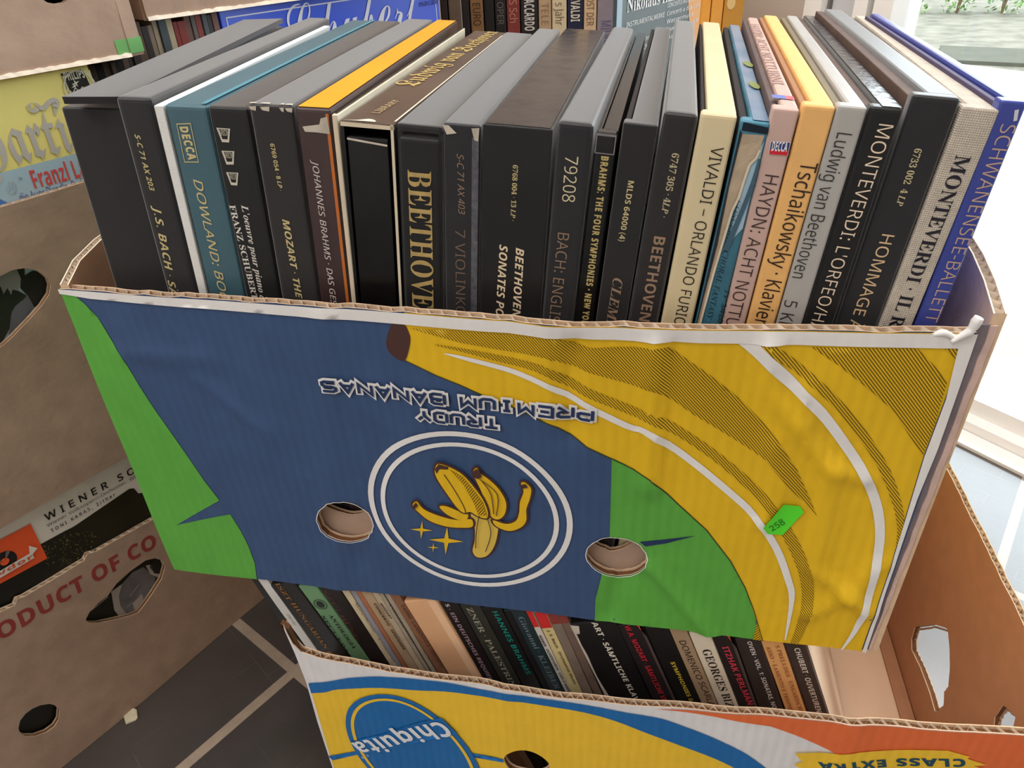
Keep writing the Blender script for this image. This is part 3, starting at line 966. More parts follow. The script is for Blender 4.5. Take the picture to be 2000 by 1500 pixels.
def side_wall(name, sgn, x0, rise, bow, m_in, m_out):
    mb = MB(); t = BT
    n = len(SWY); rows = 10
    def pt(k, j, w):
        f = SWY[k]; y = MY0 + 0.002 + (MY1 - MY0 - .004) * f
        top = MZ1 + rise(f); z = MZ0 + (top - MZ0) * j / rows
        x = x0 + sgn * (bow(f) * (j / rows) ** 1.6 + w)
        return np.array([x, y, z])
    for w, m, fl in ((-t, m_in, sgn > 0), (0.0, m_out, sgn < 0)):
        vs = [pt(k, j, w) for k in range(n) for j in range(rows + 1)]
        fs = []
        for k in range(n - 1):
            for j in range(rows):
                q = (k * (rows + 1) + j, (k + 1) * (rows + 1) + j, (k + 1) * (rows + 1) + j + 1, k * (rows + 1) + j + 1)
                fs.append(q[::-1] if fl else q)
        mb.add(vs, fs, m, True)
    # edges with fluting
    for j in (0, rows):
        off = 0.003 if j == rows else 0
        vs = []
        for k in range(n):
            for w in (-t, 0): vs.append(pt(k, j, w) - np.array([0, 0, off]))
        mb.add(vs, [(2 * k, 2 * k + 1, 2 * k + 3, 2 * k + 2) for k in range(n - 1)], CORE)
    for k in (0, n - 1):
        vs = []
        for j in range(rows + 1):
            for w in (-t, 0): vs.append(pt(k, j, w))
        mb.add(vs, [(2 * j, 2 * j + 1, 2 * j + 3, 2 * j + 2) for j in range(rows)], FLUTE)
    N = 420; vs = []; wall_len = MY1 - MY0
    tops = [pt(k, rows, 0) for k in range(n)]
    for i in range(N + 1):
        f = i / N; k = min(n - 2, int(f * (n - 1))); g = f * (n - 1) - k
        p = tops[k] * (1 - g) + tops[k + 1] * g
        w = -t / 2 + (t / 2 - .0006) * math.sin(2 * math.pi * f * wall_len / 0.0075)
        p = p + np.array([sgn * w, 0, 0])
        vs.append(p); vs.append(p - np.array([0, 0, .004]))
    mb.add(vs, [(2 * i, 2 * i + 2, 2 * i + 3, 2 * i + 1) for i in range(N)], FLUTE_CREAM, True)
    for w in (-t, 0):                                # liner lips
        vs = []
        for k in range(n):
            a = pt(k, rows, w); b_ = pt(k, rows, w + (0.0008 if w else -0.0008)); vs += [a, b_, a - np.array([0, 0, .004]), b_ - np.array([0, 0, .004])]
        fs = []
        for k in range(n - 1):
            a = 4 * k; b_ = 4 * k + 4
            fs += [(a, b_, b_ + 1, a + 1), (a + 1, b_ + 1, b_ + 3, a + 3)]
        mb.add(vs, fs, FLUTE_CREAM)
    return mb.build(name, carton)


side_wall('side_panel', -1, MX0, lambda f: np.interp(f, [0, .1, .3, .8, 1], [0.002, 0.006, 0.010, 0.010, 0.002]),
          lambda f: np.interp(f, [0, .05, .12, .3, .7, 1], [0.0, 0.010, 0.017, 0.022, 0.018, 0.0]), KRAFT_IN, P_GREEN)
side_wall('side_panel', 1, 0.1655, lambda f: np.interp(f, [0, .03, .15, .4, .8, 1], [0.010, 0.0125, 0.017, 0.018, 0.016, 0.004]),
          lambda f: np.interp(f, [0, .05, .2, .5, 1], [0.003, 0.006, 0.012, 0.014, 0.0]), KRAFT_PURPLE, P_YELLOW)
mb = MB()
FBK = Frame((MX1 + .008, MY1, MZ0), (-1, 0, 0), (0, 0, 1), (0, 1, 0))
board(mb, FBK, [(0, 0), (MW + .008, 0), (MW + .008, MH), (0, MH)], [], BT, P_YELLOW, KRAFT_IN, 0.05)
mb.build('back_panel', carton)
mb = MB()
mb.box((MX0 + .001, MY0 + BT + .0005, MZ0), (MX1 + .004, MY1 - BT - .0005, MZ0 + .005), KRAFT)
mb.build('base_panel', carton)
# torn corner: grey flap, inner layers of board and a curled strip of paper
GREYFLAP = mat('grey_liner', (128, 118, 124), 0.6, 0.3, 0.15, 60, ('noise', 200, 0.3))
mb = MB()
rr = random.Random(5)
zz = np.linspace(MZ0 + .001, MZ1 + .004, 26)
def strip(x0f, x1f, y, th, m, jag=0.0):
    vs = []
    for i, z in enumerate(zz):
        f = i / 25; a = x0f(f) + jag * rr.uniform(-1, 1); b = x1f(f) + jag * rr.uniform(-1, 1)
        vs += [(a, y, z), (b, y, z), (b, y + th, z), (a, y + th, z)]
    fs = []
    for i in range(25):
        for k in range(4):
            fs.append((4 * i + k, 4 * i + (k + 1) % 4, 4 * i + 4 + (k + 1) % 4, 4 * i + 4 + k))
    fs += [(3, 2, 1, 0), (100, 101, 102, 103)]
    mb.add(vs, fs, m)
strip(lambda f: MX1 - .002, lambda f: MX1 + .0015 + .0045 * f, MY0 + .0015, .0012, GREYFLAP, .0003)
strip(lambda f: MX1 + .0015 + .0035 * f, lambda f: MX1 + .003 + .0055 * f, MY0 + .0006, .0012, KRAFT_PURPLE, .0004)
cflap = tag(mb.build('corner_flap', carton), 'torn layered corner of grey and brown board')
mb = MB()
tp = [on_y(p, MY0 - .003) for p in [(1858, 668), (1880, 655), (1893, 648), (1900, 640), (1907, 628), (1913, 620)]]
mb.tube(smooth(tp, 4), np.interp(np.linspace(0, 1, 21), [0, .4, .55, .8, 1], [.0012, .0022, .0020, .0026, .0022]), WHITE_PRINT, 8)
tp = [on_y(p, MY0 - .002) for p in [(1820, 655), (1840, 650), (1855, 655), (1872, 664)]]
mb.tube(smooth(tp, 4), [.0006, .0010, .0014, .0017, .0018, .0018, .0017, .0016, .0015, .0014, .0012, .001, .0008], WHITE_PRINT, 8)
mb.build('torn_paper', cflap)


# ================================================================== RECORD BOX SETS
def cloth(name, rgb, rough=0.38): return mat(name, rgb, rough, 0.24, 0.12, 60, ('noise', 900, 0.10), sheen=0.50)
BLACKCLOTH = cloth('black_cloth', (24, 23, 25))
BROWNCLOTH = cloth('dark_brown_cloth', (32, 28, 29))
NAVYCLOTH = cloth('blue_black_cloth', (27, 27, 31))
BLACKGLOSS = mat('black_gloss', (16, 17, 18), 0.2, 0.36, 0.3, 30, ('noise', 60, 0.10))
BLACKSATIN = mat('black_satin', (20, 20, 21), 0.3, 0.3, 0.25, 40, ('noise', 120, 0.12), sheen=0.25)
TEAL = mat('teal_cover', (66, 100, 112), 0.35, 0.45, 0.08, 20)
BRAHMSBROWN = mat('brown_cover', (62, 46, 46), 0.35, 0.45, 0.1, 30)
ORANGE = mat('orange_cover', (250, 152, 24), 0.35, 0.4, 0.05, 15)
CREAM = mat('cream_cover', (214, 198, 160), 0.35, 0.4, 0.04, 25)
CREAMBOARD = mat('cream_board', (214, 200, 176), 0.7, 0.2, 0.06, 50)
PINK = mat('dusty_pink_cover', (196, 166, 156), 0.35, 0.4, 0.03, 30)
TAN = mat('apricot_cloth', (232, 180, 112), 0.6, 0.3, 0.05, 70, ('weave', 420, 0.10))
GREY = mat('grey_cover', (172, 170, 166), 0.35, 0.4, 0.05, 40)
LINEN = mat('linen_cloth', (192, 182, 168), 0.75, 0.25, 0.1, 120, ('weave', 320, 0.35))
BLUECOV = mat('blue_cover', (58, 70, 150), 0.3, 0.45, 0.05, 30)
WHITEPAPER = mat('white_textured_paper', (226, 226, 224), 0.7, 0.2, 0.02, 60, ('weave', 300, 0.12))
TRAY_BROWN = mat('tray_brown', (96, 78, 70), 0.7, 0.2, 0.12, 50)
TRAY_DARK = mat('tray_dark', (44, 38, 38), 0.7, 0.2, 0.1, 50)
TORN = mat('torn_grey_board', (176, 158, 136), 0.9, 0.1, 0.15, 80, ('noise', 260, 0.6))
WORN = mat('worn_edge', (196, 186, 172), 0.9, 0.1, 0.2, 90)
PLASTIC = None


class Pose:
    pass


def pose(TL, TR, BL, BR, yf, floor, bk=None, ztop_max=None, hmax=None):
    P = Pose()
    a, b, c, d = on_y(TL, yf), on_y(TR, yf), on_y(BL, yf), on_y(BR, yf)
    u = (a - c) / np.linalg.norm(a - c) + (b - d) / np.linalg.norm(b - d); u[1] = 0; u /= np.linalg.norm(u)
    r = np.array([u[2], 0, -u[0]])
    t = 0.5 * ((b - a) @ r + (d - c) @ r)
    mid = 0.25 * (a + b + c + d)
    # left line position at its middle
    lx = 0.5 * ((a - mid) @ r + (c - mid) @ r)
    ztop = max(a[2], b[2])
    o = mid + r * lx
    lowest = min(0, t * r[2])
    k = (o[2] + lowest - floor) / u[2]
    org = o - u * k
    ht = 0.5 * (a + b) @ u - org @ u if ztop_max is None else (ztop_max - org[2] - max(0, t * r[2])) / u[2]
    if ztop_max is not None: ht = min(ht, hmax or ht)
    dep = np.array([0, 1.0, 0]); P.yaw = 0
    if bk:
        tc = org + u * ht
        m0 = on_plane(((TL[0] + TR[0]) / 2, (TL[1] + TR[1]) / 2), tc, u)
        m1 = on_plane(((bk[0][0] + bk[1][0]) / 2, (bk[0][1] + bk[1][1]) / 2), tc, u)
        v = m1 - m0; P.dep_len = float(np.linalg.norm(v))
        P.yaw = math.atan2(v @ r, v[1])
    else:
        P.dep_len = 0.315
    cy, sy = math.cos(P.yaw), math.sin(P.yaw)
    P.r = r * cy - dep * sy; P.d = dep * cy + r * sy; P.u = u
    P.o = org; P.t = t; P.h = ht
    P.mx = Matrix([[P.r[0], P.d[0], u[0], org[0]], [P.r[1], P.d[1], u[1], org[1]], [P.r[2], P.d[2], u[2], org[2]], [0, 0, 0, 1]])
    P.fr = Frame(org, P.r, u, -P.d)                       # spine face
    P.top = Frame(org + u * ht, P.r, P.d, u)              # top face, v runs away
    return P


UF = MZ0 + 0.0055
YF = 0.3535


def shade_case(mb, P, x0, x1, m, top=None, y0=0.0, y1=None, z0=0.0, z1=None, bev=0.0018):
    y1 = P.dep_len if y1 is None else y1; z1 = P.h if z1 is None else z1
    mb.box((x0, y0, z0), (x1, y1, z1), m, P.mx, bev, 3)
    if top:
        q = 0.0012
        decal(mb, Frame(P.o + P.u * z1, P.r, P.d, P.u), [(x0 + q, y0 + q), (x1 - q, y0 + q), (x1 - q, y1 - q), (x0 + q, y1 - q)], top, 1)


def lines(mb, P, items):
    for (s, style, a, b, cap, col) in items:
        text(mb, P.fr, s, style, P.fr.px(a), P.fr.px(b), cap, ink(col, 0.4), 1)


G_UP = 'record box sets in the upper carton'
K = 0.000255                                              # metres per image pixel on the spines


def boxset(TL, TR, BL, BR, bk, label, m, items=(), top=None, seam=None, seam_m=None, seamr=None, dep=None, extra=None, bev=0.0018, name='record_box_set', yf=YF):
    P = pose(TL, TR, BL, BR, yf, UF, bk)
    P.dep_len = dep or min(max(P.dep_len, 0.30), 0.335)
    root = empty(name, P.mx, label, 'record box set', G_UP)
    t = P.t - 0.0006
    mb = MB()
    if seam or seamr:
        sl = (seam + 0.0006) if seam else 0.0
        sr = t - ((seamr + 0.0006) if seamr else 0.0)
        shade_case(mb, P, 0, t, m, None, 0.0, 0.0085, bev=bev)
        mb.box((sl, 0.006, 0), (sr, P.dep_len, P.h), m, P.mx, min(bev, .0014), 2)
        if top: decal(mb, Frame(P.o + P.u * P.h, P.r, P.d, P.u), [(sl + .0008, .0012), (sr - .0008, .0012), (sr - .0008, P.dep_len - .0012), (sl + .0008, P.dep_len - .0012)], top, 1)
    else:
        shade_case(mb, P, 0, t, m, top, bev=bev)
    lines(mb, P, items)
    if extra: extra(mb, P, 0.0, t)
    mb.build('lid', root)
    if seam:
        mb = MB(); shade_case(mb, P, 0.0004, seam, seam_m or TRAY_BROWN, None, 0.0088, P.dep_len - .001, 0, P.h - .0020, 0.0006)
        mb.build('base_board', root)
    if seamr:
        mb = MB(); shade_case(mb, P, t - seamr, t - .0004, seam_m or TRAY_DARK, None, 0.0088, P.dep_len - .001, 0, P.h - .0020, 0.0006)
        mb.build('base_board', root)
    return root, P


GOLD = (206, 190, 138); GOLD2 = (170, 142, 88); DIM = (128, 106, 88); SILVER = (206, 200, 184); CREAMT = (228, 208, 176); BRZ = (150, 126, 104)

# 1 open-fronted black cloth slipcase
P = pose((116, 211), (238, 216), (230, 571), (329, 579), YF + .004, UF, ((500, 38), (590, 34)))
P.dep_len = 0.315
root = empty('record_slipcase', P.mx, 'plain black cloth slipcase with a loose top board, beside the kraft side wall', 'record slipcase', G_UP)
t = P.t - .0005
mb = MB(); shade_case(mb, P, 0, t, BLACKCLOTH); mb.build('inner_case', root)
zt = P.o[2] + P.h + 0.0062
fl = [on_z((121, 189), zt), P.o + P.r * (t - .0005) + P.u * (P.h + .0062)]
fl += [fl[1] + P.d * 0.315, fl[0] + P.d * 0.300]
mb = MB(); mb.prism([p - np.array([0, 0, .0036]) for p in fl], fl, BLACKCLOTH); mb.build('top_board', root)

# 2 black cloth with gold italic capitals, white paper liner
def bach_extra(mb, P, x0, x1): pass
root, P = boxset((225, 190), (290, 192), (327, 579), (388, 581), ((590, 36), (655, 33)),
                 'black cloth record box set with gold numerals and a white paper liner', BLACKCLOTH,
                 [('S-C 71 AX 203', 'boldi', (268, 262), (298, 372), 11 * K, GOLD), ('J.S. BACH · SÄM', 'boldi', (306, 402), (345, 600), 17 * K, GOLD)], bev=0.003)
P2 = pose((300, 206), (317, 208), (389, 581), (407, 581), YF - .001, UF, ((640, 45), (658, 45)))
P2.dep_len = 0.30
mb = MB(); shade_case(mb, P2, 0.0003, P2.t - .0004, WHITEPAPER, bev=.0005); tag(mb.build('paper_liner', root), 'white ribbed paper liner')


def rect_px(fr, pts): return [fr.px(p) for p in pts]


def dowland(mb, P, x0, x1):
    q = [P.fr.px(p) for p in [(345, 241), (373, 240), (389, 317), (361, 317)]]
    decal(mb, P.fr, [q, [tuple(np.array(p) + (np.mean(q, axis=0) - np.array(p)) * np.array([.09, .05])) for p in q]], ink(GOLD), 1)
    text(mb, P.fr, 'DECCA', 'heavy', P.fr.px((359, 247)), P.fr.px((377, 312)), 17 * K, ink(GOLD), 1)
    decal(mb, P.top, [(x1 - .004, .002), (x1 - .0012, .002), (x1 - .0012, P.dep_len - .002), (x1 - .004, P.dep_len - .002)], mat('teal_bright', (70, 140, 160), .3, .5), 2)


boxset((320, 205), (402, 207), (409, 582), (481, 586), ((690, 35), (765, 30)),
       'teal glossy record box set with a boxed gold logo and thin gold lettering', TEAL,
       [('DOWLAND: BOO', 'ital', (386, 350), (440, 590), 19 * K, GOLD)], None, extra=dowland, bev=.0025)


def arion(mb, P, x0, x1):
    for q in ([(423, 249), (450, 251), (448, 278), (434, 277)], [(433, 294), (458, 295), (457, 321), (443, 321)], [(442, 336), (466, 337), (464, 362), (452, 361)]):
        q = [P.fr.px(p) for p in q]; c = np.mean(q, axis=0)
        inn = [tuple(c + (np.array(p) - c) * .72 + np.array([0, .0005])) for p in q]
        decal(mb, P.fr, [q, inn], ink(SILVER), 1)
        text(mb, P.fr, 'ARION', 'sans0', (q[0][0] + .001, c[1] + .0014), (q[1][0] - .001, c[1] + .0014), .0030, ink(SILVER), 2)


boxset((404, 209), (483, 211), (481, 586), (550, 592), ((765, 28), (797, 30)),
       'black record box set with three small silver emblems and two lines of white serif lettering', BLACKSATIN,
       [('FRANZ SCHUBERT', 'serifb', (454, 400), (499, 584), 14 * K, (224, 220, 212)), ("L'œuvre pour piano à q", 'serifbi', (478, 400), (518, 600), 15 * K, (224, 220, 212))], extra=arion, bev=.0025)


def worn_top(mb, P, x0, x1):
    for k, (a, b) in enumerate([(.0, .004), (.006, .011), (.016, .0185), (x1 - .004, x1)]):
        decal(mb, P.fr, [(a, P.h - .0012), (b, P.h - .0009), (b - .0005, P.h - .0032), (a + .001, P.h - .0027)], WORN, 1)
        decal(mb, P.top, [(a, .0009), (b, .0009), (b - .0008, .0032), (a + .0005, .0026)], WORN, 1)


boxset((486, 203), (570, 208), (551, 592), (626, 594), ((815, 23), (873, 25)),
       'black record box set with scuffed cream top corners and gold slanted capitals', BROWNCLOTH,
       [('6769 054 · 8 LP ·', 'sansbi', (532, 280), (549, 372), 9 * K, GOLD), ('MOZART · THE EA', 'sansbi', (558, 428), (590, 612), 15 * K, GOLD)], extra=worn_top, bev=.0022)


def brahms_extra(mb, P, x0, x1):
    q = x1 - .0045
    decal(mb, P.fr, [(q + .0016, .002), (x1 - .0012, .002), (x1 - .0012, P.h - .0022), (q + .0016, P.h - .0022)], mat('orange_side', (190, 106, 44), .4, .4), 1)
    decal(mb, P.fr, [(.003, P.h - .009), (.012, P.h - .0075), (.013, P.h - .0045), (.0165, P.h - .0035), (.017, P.h - .012), (.010, P.h - .0115), (.004, P.h - .0115)], WORN, 2)


boxset((576, 210), (646, 214), (627, 594), (688, 599), ((874, 26), (914, 28)),
       'dark brown record box set with a torn label corner and bright orange top', BRAHMSBROWN,
       [('JOHANNES BRAHMS · DAS GESA', 'sansi', (615, 312), (654, 604), 13 * K, (214, 204, 200))], ORANGE, extra=brahms_extra, bev=.002)

boxset((647, 222), (661, 226), (688, 599), (699, 601), ((916, 36), (942, 42)),
       'thin record box set with cream edges squeezed in beside the orange topped set', CREAMBOARD, (), None, bev=.0008, dep=.312, extra=lambda mb, P, x0, x1: decal(mb, P.top, [(.0008, .0016), (x1 - .0006, .0016), (x1 - .0006, P.dep_len - .0006), (.0008, P.dep_len - .0006)], BLACKGLOSS, 1))

# 9 worn slipcase with gold blackletter on its top
P = pose((661, 238), (774, 241), (699, 601), (786, 607), YF - .001, UF, ((950, 55), (998, 48)))
P.dep_len = 0.318
root = empty('record_slipcase', P.mx, 'glossy black slipcase with worn cream edges and gold lettering along its brown top', 'record slipcase', G_UP)
t = P.t - .0005
TOPBROWN = mat('brown_gloss_top', (74, 58, 48), 0.3, 0.5, 0.3, 14)
mb = MB()
mb.box((0, 0, P.h - .0028), (t, P.dep_len, P.h), TOPBROWN, P.mx, .0007, 2)
mb.box((0, 0, 0), (.0018, P.dep_len, P.h - .0028), BLACKGLOSS, P.mx)
mb.box((t - .002, 0, 0), (t, P.dep_len, P.h - .0028), BLACKGLOSS, P.mx)
mb.box((0, P.dep_len - .002, 0), (t, P.dep_len, P.h - .0028), BLACKGLOSS, P.mx)
decal(mb, P.fr, [(t - .0018, 0), (t - .0003, 0), (t - .0003, P.h), (t - .0018, P.h)], CREAMBOARD, 1)
decal(mb, P.fr, [(.0003, P.h - .0026), (t, P.h - .0026), (t, P.h - .0006), (.0003, P.h - .0004)], CREAMBOARD, 1)
decal(mb, P.top, smooth([(.001, .0008), (.008, .002), (.013, .006), (.017, .004), (.018, .001)], 4), WORN, 1)
decal(mb, P.top, [(t - .0015, .005), (t - .0005, .005), (t - .0005, .3), (t - .0012, .3)], CREAMBOARD, 1)
text(mb, P.top, 'Ludwig van Beethoven', 'fraktur', P.top.px((790, 168)), P.top.px((960, 62)), .0135, ink((176, 150, 92)), 1)
text(mb, P.top, 'LIBRARY', 'sansb', P.top.px((733, 222)), P.top.px((775, 197)), .0042, ink((150, 128, 96)), 1)
mb.build('slipcase', root)
mb = MB()
shade_case(mb, P, .0026, t - .0036, BLACKGLOSS, None, .0006, P.dep_len - .004, 0, P.h - .0075, .001)
decal(mb, P.fr, [(.003, P.h - .0092), (t - .004, P.h - .0110), (t - .004, P.h - .0100), (.003, P.h - .0081)], WORN, 1, w=-.0006 + .0003)
mb.build('inner_case', root)

# 10 black slipcase, tall gold capitals
P = pose((776, 241), (863, 248), (788, 607), (869, 615), YF - .001, UF, ((1000, 58), (1040, 61)))
P.dep_len = 0.315
root = empty('record_slipcase', P.mx, 'matt black slipcase with one tall word in flaking gold capitals', 'record slipcase', G_UP)
t = P.t - .0005
mb = MB()
mb.box((0, 0, P.h - .004), (t, P.dep_len, P.h), BLACKCLOTH, P.mx, .0015, 2)
mb.box((0, 0.001, 0), (.002, P.dep_len, P.h - .004), BLACKCLOTH, P.mx)
mb.box((t - .002, 0.001, 0), (t, P.dep_len, P.h - .004), BLACKCLOTH, P.mx)
mb.box((0, P.dep_len - .002, 0), (t, P.dep_len, P.h - .004), BLACKCLOTH, P.mx)
mb.build('slipcase', root)
mb = MB()
shade_case(mb, P, .0008, t - .0008, BLACKSATIN, None, -.0006, P.dep_len - .004, 0, P.h - .0062, .0022)
text(mb, P.fr, 'BEETHOVEN', 'serifb', P.fr.px((821, 332)), P.fr.px((829, 632)), 50 * K, mat('flaking_gold', (178, 152, 96), .5, .4, .18, 160), 1, w=.0007)
mb.build('inner_case', root)


def sc403(mb, P, x0, x1):
    decal(mb, P.fr, [(x1 - .0042, .001), (x1 - .0008, .001), (x1 - .0008, P.h - .006), (x1 - .0042, P.h - .006)], mat('ribbed_edge', (84, 84, 92), .4, .5, .4, 300), 1)
    decal(mb, P.fr, [(-.0001, P.h - .001), (.002, P.h - .0055), (.007, P.h - .0045), (.003, P.h - .001)], WORN, 1)
    decal(mb, P.fr, [(x1 - .0045, P.h - .0015), (x1 - .0005, P.h - .001), (x1 - .001, P.h - .0075), (x1 - .003, P.h - .007)], WORN, 2)


boxset((865, 242), (941, 243), (870, 615), (936, 622), ((1068, 40), (1106, 43)),
       'black cloth record box set with a pale grey top, torn corner and ribbed edge', NAVYCLOTH,
       [('S-C 71 AX 403', 'ital', (899, 300), (902, 418), 13 * K, (146, 124, 104)), ('7 VIOLINKONZ', 'light', (899, 448), (900, 655), 21 * K, (118, 98, 82))], None, extra=sc403)

boxset((943, 245), (1082, 250), (937, 622), (1057, 630), ((1108, 45), (1193, 52)),
       'widest black record box set, with a scratched mirror-like top and cream two-line lettering', BLACKSATIN,
       [('6768 004 · 13 LP ·', 'serifbi', (1007, 322), (1002, 431), 10 * K, GOLD), ('BEETHOVEN ·', 'sansbi', (1016, 484), (1008, 630), 17 * K, CREAMT), ('SONATES POUR', 'sansbi', (984, 478), (974, 646), 17 * K, CREAMT)],
       mat('scratched_gloss', (26, 22, 21), .16, .6, .5, 40, ('noise', 90, .10), rvar=(.10, .22, 70)), bev=.0010)

boxset((1088, 238), (1165, 241), (1058, 630), (1119, 636), ((1206, 40), (1241, 46)),
       'black cloth record box set with five large pale numerals above cream capitals', NAVYCLOTH,
       [('79208', 'light', (1117, 305), (1110, 394), 25 * K, (214, 202, 168)), ('BACH: ENGLISCH', 'light', (1101, 455), (1079, 660), 23 * K, BRZ)], None, bev=.003)


def plastic_wrap(mb, P, x0, x1):
    decal(mb, P.fr, [[(.0004, P.h - .0098), (x1 - .0004, P.h - .0098), (x1 - .0004, P.h - .0004), (.0004, P.h - .0004)],
                     [(.0009, P.h - .0093), (x1 - .0009, P.h - .0093), (x1 - .0009, P.h - .0014), (.0009, P.h - .0014)]], mat('clear_sleeve_edge', (120, 116, 120), .15, .6), 1)


boxset((1166, 258), (1207, 262), (1119, 636), (1160, 646), ((1241, 56), (1266, 60)),
       'thin black record box set in a clear sleeve with condensed gold capitals', BLACKGLOSS,
       [('BRAHMS: THE FOUR SYMPHONIES • NEW YORK', 'heavy', (1182, 305), (1141, 642), 13 * K, (182, 162, 108))], None, extra=plastic_wrap, seam=.002, seam_m=BLACKGLOSS)

boxset((1217, 240), (1289, 244), (1161, 646), (1222, 646), ((1273, 48), (1312, 53)),
       'black leather-grained record box set with small pale gold numerals and slanted capitals', BLACKCLOTH,
       [('MLDS 64000 (4)', 'sansb', (1233, 353), (1214, 471), 11 * K, (200, 186, 140)), ('CLEMENTI', 'serifbi', (1208, 543), (1184, 690), 21 * K, BRZ)], None, seam=.003, seam_m=TRAY_DARK, bev=.0014)

boxset((1296, 219), (1368, 222), (1223, 646), (1285, 644), ((1318, 38), (1359, 41)),
       'tall black cloth record box set with faded bronze capitals, beside the cream set', BROWNCLOTH,
       [('6747 305 · 4LP ·', 'serifbi', (1320, 299), (1297, 424), 13 * K, (196, 184, 150)), ('BEETHOVEN – ', 'sansb', (1289, 462), (1254, 650), 22 * K, BRZ)], None, bev=.003)

boxset((1369, 223), (1444, 223), (1288, 643), (1352, 643), ((1366, 42), (1407, 44)),
       'cream record box set with thin black capitals, beside the torn blue set', CREAM,
       [('VIVALDI – ORLANDO FURIOSO', 'light', (1402, 287), (1319, 665), 22 * K, (34, 30, 30))], None, seam=.0022, seam_m=TRAY_DARK, bev=.002)


def torn_extra(mb, P, x0, x1):
    w = x1 - x0
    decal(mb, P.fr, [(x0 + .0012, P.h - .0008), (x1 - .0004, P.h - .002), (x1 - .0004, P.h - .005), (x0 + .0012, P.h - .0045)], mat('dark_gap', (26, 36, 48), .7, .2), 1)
    b = [(x0 + .0012, P.h - .006), (x1 - .0015, P.h - .0055), (x1 - .002, P.h - .012), (x0 + w * .78, P.h - .016), (x0 + w * .62, P.h - .019), (x0 + w * .56, P.h - .027),
         (x0 + w * .52, P.h - .035), (x0 + w * .40, P.h - .042), (x0 + w * .34, P.h - .056), (x0 + w * .26, P.h - .075), (x0 + w * .2, P.h - .10), (x0 + w * .16, P.h - .125), (x0 + w * .30, P.h - .133), (x0 + w * .18, P.h - .139),
         (x0 + w * .10, P.h - .15), (x0 + w * .07, P.h - .2), (x0 + w * .02, P.h - .25), (x0 + .0005, P.h - .25)]
    decal(mb, P.fr, b, TORN, 1)
    dk = [(x0 + .0005, P.h - .004), (x0 + w * .13, P.h - .006), (x0 + w * .10, P.h - .03), (x0 + w * .16, P.h - .06), (x0 + w * .08, P.h - .1), (x0 + w * .06, P.h - .125), (x0 + .0005, P.h - .14)]
    decal(mb, P.fr, dk, mat('dark_liner', (44, 46, 52), .8, .2, .2, 80), 2)
    rim = [b[i] for i in range(2, 14)]
    decal(mb, P.fr, band(rim, .0011), CREAMBOARD, 3)
    decal(mb, P.fr, [(x0 + w * .62, P.h - .020), (x1 - .001, P.h - .008), (x1 - .001, P.h - .05), (x0 + w * .5, P.h - .06), (x0 + w * .58, P.h - .03)], mat('pale_sky_print', (150, 178, 196), .4, .4, .15, 40), 1)
    for p in ((1478, 130), (1494, 172)):
        c = P.top.px(p); decal(mb, P.top, ell(min(c[0], x1 - .003), c[1], .0026, .010, .1, 14), mat('petal_green', (124, 140, 70), .3, .4), 3)
    decal(mb, P.fr, band(smooth([(x0 + w * .9, P.h - .016), (x0 + w * .88, P.h - .028), (x0 + w * .72, P.h - .044), (x0 + w * .5, P.h - .062)], 5), [.001, .002, .0022, .003]), mat('slate_blue_print', (62, 92, 110), .4, .4), 2)


root, P = boxset((1448, 236), (1508, 238), (1354, 643), (1408, 644), ((1412, 43), (1445, 46)),
                 'badly torn blue picture record box set with grey board showing through', mat('torn_blue_cover', (62, 118, 140), .4, .4, .25, 26),
                 [('CONCERTI : CHORAL FANTASY : R', 'serifi', (1443, 391), (1380, 642), 11 * K, (30, 46, 56)), ('TV 34203', 'serifi', (1421, 565), (1404, 640), 10 * K, (30, 46, 56))],
                 mat('blue_flower_top', (86, 124, 156), .22, .5, 0, 22, ('noise', 50, .15), rgb2=(132, 150, 172)), seam=.004, seam_m=TRAY_DARK, extra=torn_extra)

def decca_label(mb, P, q, txt):
    qq = [P.fr.px(p) for p in q]
    def lerp(a, b, f): return tuple(np.array(a) * (1 - f) + np.array(b) * f)
    decal(mb, P.fr, qq, ink((214, 196, 190)), 1)
    c = np.mean(qq, axis=0); s = [tuple(c + (np.array(p) - c) * .92) for p in qq]
    decal(mb, P.fr, [s[0], s[1], lerp(s[1], s[2], .62), lerp(s[0], s[3], .62)], ink((40, 62, 128)), 2)
    decal(mb, P.fr, [lerp(s[0], s[3], .62), lerp(s[1], s[2], .62), s[2], s[3]], ink((204, 36, 52)), 2)
    a = lerp(lerp(s[0], s[3], .33), lerp(s[1], s[2], .33), .08); b = lerp(lerp(s[0], s[3], .33), lerp(s[1], s[2], .33), .92)
    text(mb, P.fr, txt, 'bold', a, b, .0042, ink((226, 224, 228)), 3)


def haydn(mb, P, x0, x1):
    global LABEL_MB
    LABEL_MB = MB()
    decca_label(LABEL_MB, P, [(1505, 275), (1544, 277), (1539, 304), (1500, 301)], 'DECCA')
    text(mb, P.top, 'HAYDN: ACHT NOTTURNI', 'sans', P.top.px((1473, 48)), P.top.px((1519, 165)), .0062, ink((164, 128, 118)), 1)
    c = P.top.px((1529, 191))
    decal(mb, P.top, [(c[0] - .005, c[1] - .004), (c[0] + .001, c[1] - .004), (c[0] + .001, c[1] + .004), (c[0] - .005, c[1] + .004)], ink((96, 110, 176)), 1)
    decal(mb, P.top, [(c[0] + .001, c[1] - .004), (c[0] + .005, c[1] - .004), (c[0] + .005, c[1] + .004), (c[0] + .001, c[1] + .004)], ink((190, 90, 104)), 1)


